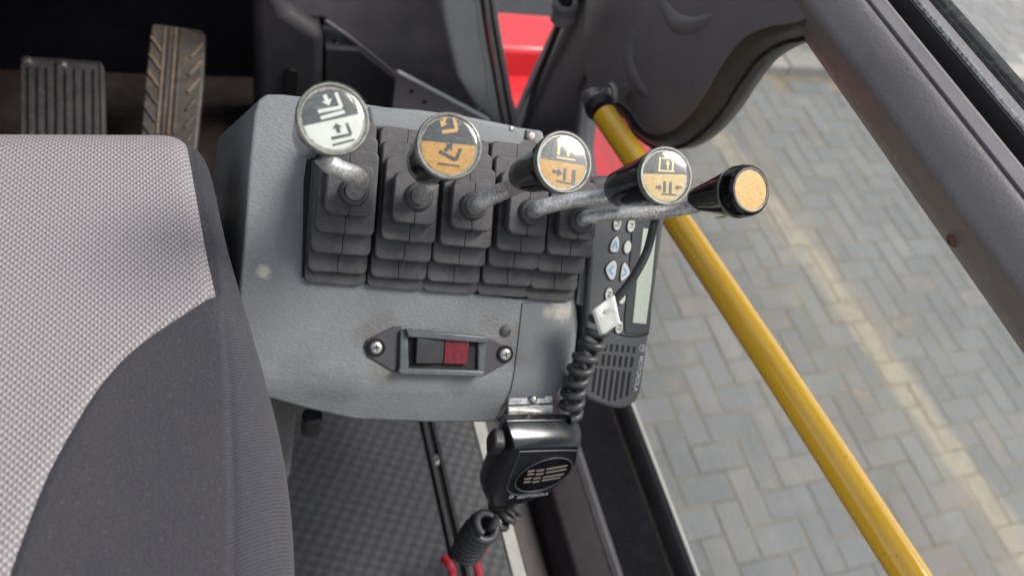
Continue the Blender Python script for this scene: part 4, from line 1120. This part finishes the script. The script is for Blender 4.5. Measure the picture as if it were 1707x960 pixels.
def shp(x, y, xe):
    """height of the cushion: rolls over at the right edge and at the front"""
    z = SZ + .010 * math.sin(max(0, min(1, (yf - y) / .45)) * PI) * 0
    dr = xe - x; R = .03
    if dr < R: t = max(0, min(1, 1 - dr / R)); z -= R * (1 - math.sqrt(max(0, 1 - t * t)))
    df = yf - y; R2 = .045
    if df < R2: t = max(0, min(1, 1 - df / R2)); z -= R2 * (1 - math.sqrt(max(0, 1 - t * t)))
    return z
rows = 150; XL = -.62
ys = []
for k in range(rows + 1):
    t = k / rows; ys.append(yf - (1 - math.cos(t * PI / 2)) * (yf - yb_) if False else yf - (t ** 1.35) * (yf - yb_))
def grid(bm, xa, xb, n, wave=None, side=False):
    g = []
    for y in ys:
        xe = interp(outerS, y); A = xa(y); B = xb(y); r = []
        for i in range(n + 1):
            t = i / n; x = A + (B - A) * t; z = shp(x, y, xe)
            ds = abs(x - interp(seamS, y)); z -= .0028 * math.exp(-(ds / .0028) ** 2)
            if x > interp(seamS, y): z -= .0012 * math.exp(-((x - interp(creaseS, y)) / .0022) ** 2)
            r.append(bm.verts.new((x, y, z)))
        if side:
            xe = B
            for q, (dx, dz) in enumerate(((.001, .01), (.0, .03), (-.006, .06), (-.02, .10))): r.append(bm.verts.new((xe + dx, y, r[n].co.z - dz)))
        g.append(r)
    for A, B in zip(g, g[1:]):
        for i in range(len(A) - 1): bm.faces.new((A[i], A[i + 1], B[i + 1], B[i]))
    # front skirt
    sk = [[bm.verts.new((v.co.x, v.co.y + dy, v.co.z - dz)) for v in g[0]] for dy, dz in ((.002, .02), (-.004, .06), (-.02, .1))]
    prev = g[0]
    for s in sk:
        for i in range(len(prev) - 1): bm.faces.new((prev[i + 1], prev[i], s[i], s[i + 1]))
        prev = s
# columns gathered near the seam and the edge
bm = bmesh.new(); grid(bm, lambda y: XL, lambda y: interp(seamS, y), 160); link('fabric_panel', bm, FABL, st, 80)
bm = bmesh.new(); grid(bm, lambda y: interp(seamS, y), lambda y: interp(outerS, y), 110, side=True); link('velour_bolster', bm, FABD, st, 80)
# seat pan under the cushion
bm = bmesh.new(); add_prism(bm, Frame((0, 0, 0), (1, 0, 0), (0, 1, 0)), [(-.6, -.2), (interp(outerS, .1) - .04, -.2), (interp(outerS, .1) - .06, .2), (interp(outerS, .45) - .03, yf - .03), (-.6, yf - .03)], SZ - .13, SZ - .085)
link('seat_pan', bm, BLACKPL, st, 30, .005, 2)
# suspension bellows under the seat
sbx = onZ(450, 710, 1.36)
sus = root('suspension_bellows', 'ribbed dark rubber bellows under the right side of the seat', 'bellows', (sbx.x - .1, sbx.y, FZ))
BEL = plastic('bellows_rubber', (.12, .116, .112), .45, 300, .0002, .15, dustamt=.15)
R0 = Frame((-.10, .47, 0), (1, 0, 0), (0, 1, 0))
bm = bmesh.new(); ringz = []
N_ = 9
for k in range(N_ * 4 + 1):
    z = FZ + .02 + (.28) * k / (N_ * 4); o_ = .011 * math.cos(k / 4 * 2 * PI)
    ringz.append([bm.verts.new(R0.w(a, b, z)) for a, b in rrect(.33 + o_ * 2, .24 + o_ * 2, .03, 4)])
for A, B in zip(ringz, ringz[1:]):
    for i in range(len(A)): bm.faces.new((A[i], A[(i + 1) % len(A)], B[(i + 1) % len(A)], B[i]))
link('bellows_skin', bm, BEL, sus, 60)
prism('base_plate', R0, rrect(.33, .25, .03, 4), FZ + .005, FZ + .02, BLACKPL, sus, .003, 2)
# small black stop under the console
sp0 = P(521, 694, .68)
stp = prism('console_stop', Frame(sp0, (1, 0, 0), (0, 1, 0), (0, 0, 1)), rrect(.018, .016, .006, 4), -.03, .004, BLACKPL, con, .003, 3)

# ------------------------------------------------------------------ red hooks on the floor
for (p0, p1, lb) in (((742, 928), (752, 960), 'red cable hook end on the floor rail, left of the pair'), ((800, 912), (795, 955), 'red cable hook end beneath the coiled cord, right of the pair')):
    hk = root('red_hook', lb, 'hook', onZ(*p1, FZ + .03), 'red hook ends at the bottom of the floor rail')
    s_ = 1 if p0[0] < 780 else -1
    a = onZ(p0[0] - 4 * s_ + (6 if s_ < 0 else 0), p0[1], FZ + .05)
    b = onZ(p0[0] + (8 if s_ > 0 else -8), p0[1] + 14, FZ + .055); c = onZ(p1[0] + 2, p1[1] - 5, FZ + .045); d_ = onZ(p1[0] + (4 if s_ > 0 else 8), p1[1] + 40, FZ + .03)
    tube('hook_arm', crom([a, b, c, d_], 8), [.0045] + [.0055] * 24, REDHOOK, hk, 14)

# ------------------------------------------------------------------ footwell, front panels, pedals
YF = 1.02
fw = root('front_panel', 'charcoal front wall panels of the cab with a folded lower edge', 'panel', (.2, YF, FZ))
FR = Frame((0, YF, 0), (1, 0, 0), (0, 0, 1), (0, -1, 0))
def frp(pts, y=YF): 
    return [((onY(a, b, y)).x, (onY(a, b, y)).z) for a, b in pts]
prism('footwell_lining', Frame((0, YF + .12, 0), (1, 0, 0), (0, 0, 1), (0, -1, 0)), [(-1.0, FZ - .05), (.25, FZ - .05), (.25, 1.75), (-1.0, 1.75)], -.02, 0, DEEPBLACK, fw)
up = frp([(452, -60), (462, 40), (500, 30), (540, 32), (596, 72), (645, 112), (702, 160), (745, 190), (800, 215), (845, 215), (800, 130), (752, 40), (730, -60)])
prism('upper_panel', FR, up, -.03, 0, MIDTRIM, fw, .006, 3)
prism('lower_panel', Frame((0, YF - .018, 0), (1, 0, 0), (0, 0, 1), (0, -1, 0)), frp([(542, 80), (600, 84), (700, 164), (700, 260), (542, 260)], YF - .018), -.06, 0, DARKTRIM, fw, .004, 3)
prism('side_column', Frame((0, YF - .03, 0), (1, 0, 0), (0, 0, 1), (0, -1, 0)), frp([(420, -60), (458, -20), (478, 20), (540, 60), (540, 260), (430, 260)], YF - .03), -.08, 0, DARKTRIM, fw, .022, 6)
sl_ = Frame((0, YF - .034, 0), (1, 0, 0), (0, 0, 1), (0, -1, 0))
q0, q1_ = frp([(483, 108), (486, 160)], YF - .034)
prism('slot_opening', sl_, rrect(.02, .07, .0095, 6, (q0[0] + q1_[0]) / 2, (q0[1] + q1_[1]) / 2 - .01), -.002, .0052, HOLE, fw)
pt = [onY(p[0], p[1], YF - .004) for p in [(542, 34), (596, 72), (645, 112), (705, 162)]]
tube('folded_edge', crom(pt, 5), .0035, MIDTRIM, fw, 8)
screw(FR.sub(*frp([(560, 72)])[0], 0), .007, BLACKPL, fw, 'panel_plug', False, .008)
# grey angled bracket plate
bp_ = Frame((0, YF - .12, 0), (1, 0, 0), (0, 0, 1), (0, -1, 0))
prism('angled_bracket', bp_, frp([(662, 120), (672, 122), (812, 196), (840, 240), (650, 240), (655, 170)], YF - .12), -.004, 0, MIDTRIM, fw, .001, 2)
pt = [onY(p[0], p[1], YF - .124) for p in [(662, 119), (735, 157), (815, 200)]]
tube('bracket_edge', pt, .0032, PILLAR, fw, 8)
for p in ((686, 152), (708, 170)):
    q = frp([p], YF - .12)[0]; lathe('bracket_hole', bp_.sub(q[0], q[1], 0), [(0, .0004), (.004, .0004), (.004, .0008), (0, .0008)], HOLE, fw, 16)
# corner pillar
PY_ = YF - .06
pil = root('corner_pillar', 'light grey corner pillar with rubber window seals beside the red bodywork', 'pillar', (.35, PY_, 1.3))
pf = Frame((0, PY_, 0), (1, 0, 0), (0, 0, 1), (0, -1, 0))
prism('pillar_trim', pf, frp([(728, -60), (742, 40), (762, 130), (790, 178), (812, 196), (848, 232), (838, 180), (812, 40), (800, -60)], PY_), -.05, 0, PILLAR, pil, .01, 5)
pt = [onY(p[0], p[1], PY_ - .001) for p in [(792, -40), (802, 60), (812, 120), (812, 160), (795, 188)]]
tube('pillar_bead', crom(pt, 6), .003, PILLAR, pil, 8)
for k, (dx, mt_, r_) in enumerate(((0, BLACKPL, .0026), (7, SEALGREY, .0042), (13, BLACKPL, .003), (19, SEALGREY, .0048))):
    pt = [onY(p[0] + dx - 3, p[1], PY_ - .002) for p in [(799, -60), (812, 40), (826, 120), (841, 205), (846, 240)]]
    tube('window_seal', crom(pt, 5), r_, mt_, pil, 10)
# dashboard above the footwell (out of frame) shades the pedals
dash = root('dashboard', 'black dashboard above the pedals', 'dashboard', (-.3, .95, 1.85))
bm = bmesh.new(); add_prism(bm, Frame((0, 0, 0), (0, 1, 0), (0, 0, 1), (1, 0, 0)), [(.70, 1.95), (1.14, 2.0), (1.14, 1.70), (.95, 1.72)], -1.0, .10)
link('dashboard_shell', bm, BLACKPL, dash, 30, .02, 4)
prism('left_wall_panel', Frame((-1.0, 0, 0), (0, 1, 0), (0, 0, 1), (1, 0, 0)), [(-.6, FZ), (1.14, FZ), (1.14, 1.8), (-.6, 1.6)], -.02, 0, DEEPBLACK, dash)

# unseen roof frame added above the camera to give the lenses something to reflect
rf = root('added_roof_frame', 'unseen dark roof frame over the seat, added for reflections in the knob lenses', 'roof', (0, .2, 2.78))
RFR = Frame((0, 0, 2.78), (1, 0, 0), (0, 1, 0), (0, 0, 1))
prism('added_roof_panel', RFR, [(-1.0, -1.0), (.62, -1.0), (.62, -.42), (-1.0, -.42)], 0, .04, DARKTRIM, rf, .01, 2)
prism('added_roof_beam', RFR, [(.56, -.419), (.62, -.419), (.62, 1.1), (.56, 1.1)], 0, .05, DARKTRIM, rf, .008, 2)
prism('added_roof_beam', RFR, [(-1.0, -.419), (-.93, -.419), (-.93, 1.1), (-1.0, 1.1)], 0, .05, DARKTRIM, rf, .008, 2)
prism('added_roof_beam', RFR, [(-.929, .28), (.559, .28), (.559, .36), (-.929, .36)], 0, .045, DARKTRIM, rf, .008, 2)
prism('added_roof_beam', RFR, [(-.929, 1.04), (.559, 1.04), (.559, 1.1), (-.929, 1.1)], 0, .045, DARKTRIM, rf, .008, 2)

# pedals
def pedal_frame(px, py, d, ex, ey): return Frame(P(px, py, d), ex, ey, cv2w(0, 0, -1))
PEDR = plastic('pedal_rubber', (.045, .042, .045), .42, 400, .0002, .2, dust=(.3, .24, .17), dustamt=.2, dscale=30)
BR = pedal_frame(104, 170, 1.03, cv2w(1, .09, .2), cv2w(-.03, -1, .55))
bk = root('brake_pedal', 'black rectangular pedal with vertical ribs and two bolts, left of the footwell', 'pedal', BR.o)
o_ = [BR.px(*p) for p in [(34, 97), (40, 93), (100, 97), (165, 102), (172, 108), (174, 160), (176, 300), (36, 300)]]
prism('pedal_plate', BR, o_, -.012, 0, PEDR, bk, .003, 3)
bm = bmesh.new(); op = [BR.w(a, b, .001) for a, b in [BR.px(*p) for p in [(38, 280), (37, 99), (100, 101), (168, 107), (172, 280)]]]
add_tube(bm, op, .0018, 6); link('pedal_border', bm, PEDR, bk, 50)
for k in range(8):
    xx = 52 + k * 15.5
    a_ = BR.px(xx, 112 + k * .8); b_ = BR.px(xx + 1.5, 290)
    bm = bmesh.new(); add_bar(bm, BR, a_, b_, .0058, .0005, .004); link('rib', bm, PEDR, bk, 30, .001, 2)
for p in ((45, 103), (103, 109)): screw(BR.sub(*BR.px(*p), .0005), .0072, CHROME, bk, 'bolt', False, .005)
AC = pedal_frame(290, 140, 1.10, cv2w(1, .08, .2), cv2w(.08, -1, .5))
ac = root('accelerator_pedal', 'long worn accelerator pedal with herringbone tread, right of the ribbed pedal', 'pedal', AC.o)
o_ = [AC.px(*p) for p in [(252, 42), (258, 39), (336, 50), (342, 56), (338, 140), (322, 300), (230, 290), (240, 150)]]
ACM = plastic('worn_pedal_rubber', (.06, .054, .05), .5, 300, .0003, .2, dust=(.28, .2, .13), dustamt=.35, dscale=22)
ACL = plastic('muddy_tread', (.13, .095, .062), .6, 300, .0003, .25, dustamt=.3, dscale=30)
prism('pedal_plate', AC, o_, -.012, 0, ACM, ac, .003, 3)
for k in range(4):
    x0, y0 = 276 + k * 9, 46 + k; x1, y1 = 262 + k * 9.2, 225
    bm = bmesh.new(); add_bar(bm, AC, AC.px(x0, y0), AC.px(x1, y1), .0032, .0003, .0028); link('centre_rib', bm, ACM if k % 2 else ACL, ac, 30, .0006, 1)
for k in range(6):
    y0 = 62 + k * 29; sh = -k * 2.6
    for (xa, ya, xb, yb2) in ((252 + sh, y0, 270 + sh, y0 + 26), (338 + sh, y0 + 12, 318 + sh, y0 + 36)):
        bm = bmesh.new(); add_bar(bm, AC, AC.px(xa, ya), AC.px(xb, yb2), .0045, .0003, .0028); link('tread_bar', bm, ACL if k < 3 else ACM, ac, 30, .0008, 1)

# ------------------------------------------------------------------ outside the front corner: red bodywork, strut
rb_ = root('red_bodywork', 'bright red vehicle bodywork seen through the glass past the pillar', 'vehicle body', (.8, 1.4, .8))
FRD = Frame((0, 0, 0), (1, 0, 0), (0, 1, 0))
bm = bmesh.new(); add_prism(bm, FRD, sm2([(.60, .95), (.92, .93), (1.0, 1.0), (1.02, 1.25), (1.02, 1.5), (.62, 1.5)], 3), .55, 1.02)
link('fender', bm, RED, rb_, 40, .04, 6)
bm = bmesh.new(); add_prism(bm, FRD, [(.45, 1.32), (.95, 1.32), (.95, 1.46), (.45, 1.46)], .55, 1.10)
link('front_flange', bm, RED, rb_, 40, .015, 4)
bm = bmesh.new(); add_prism(bm, FRD, [(.3, 1.55), (1.5, 1.55), (1.5, 2.6), (.3, 2.6)], .3, .93); link('dark_chassis', bm, BLACKPL, rb_, 30, .01, 2)
pp = [P(860, -20, 2.4), P(880, 60, 2.4)]
for (a, b, r_) in (((850, -40, 2.3), (860, 60, 2.3), .03), ((905, -40, 2.3), (870, 55, 2.3), .02)):
    tube('grey_hose', [P(*a), P(*b)], r_, SEALGREY, rb_, 12)
gs = root('door_strut', 'black strut with a ringed rubber end at the top of the door post', 'strut', P(938, 30, 1.12))
tube('strut_rod', [P(955, -60, 1.05), P(940, 30, 1.12)], .008, BLACKPL, gs, 16)
dd = (P(955, -60, 1.05) - P(938, 40, 1.14)).normalized()
fd = Frame(P(937, 36, 1.13), dd.orthogonal(), dd.cross(dd.orthogonal()), dd)
lathe('strut_collar', fd, [(0, 0), (.016, 0), (.019, .004), (.018, .016), (.0165, .018), (.0165, .022), (.019, .024), (.0195, .034), (.016, .038), (.011, .036), (.010, .03), (0, .03)], MIDTRIM, gs, 32)
tube('strut_cable', crom([P(932, 42, 1.14), P(915, 85, 1.2), P(895, 135, 1.26), P(880, 190, 1.3)], 6), .005, BLACKPL, gs, 10)
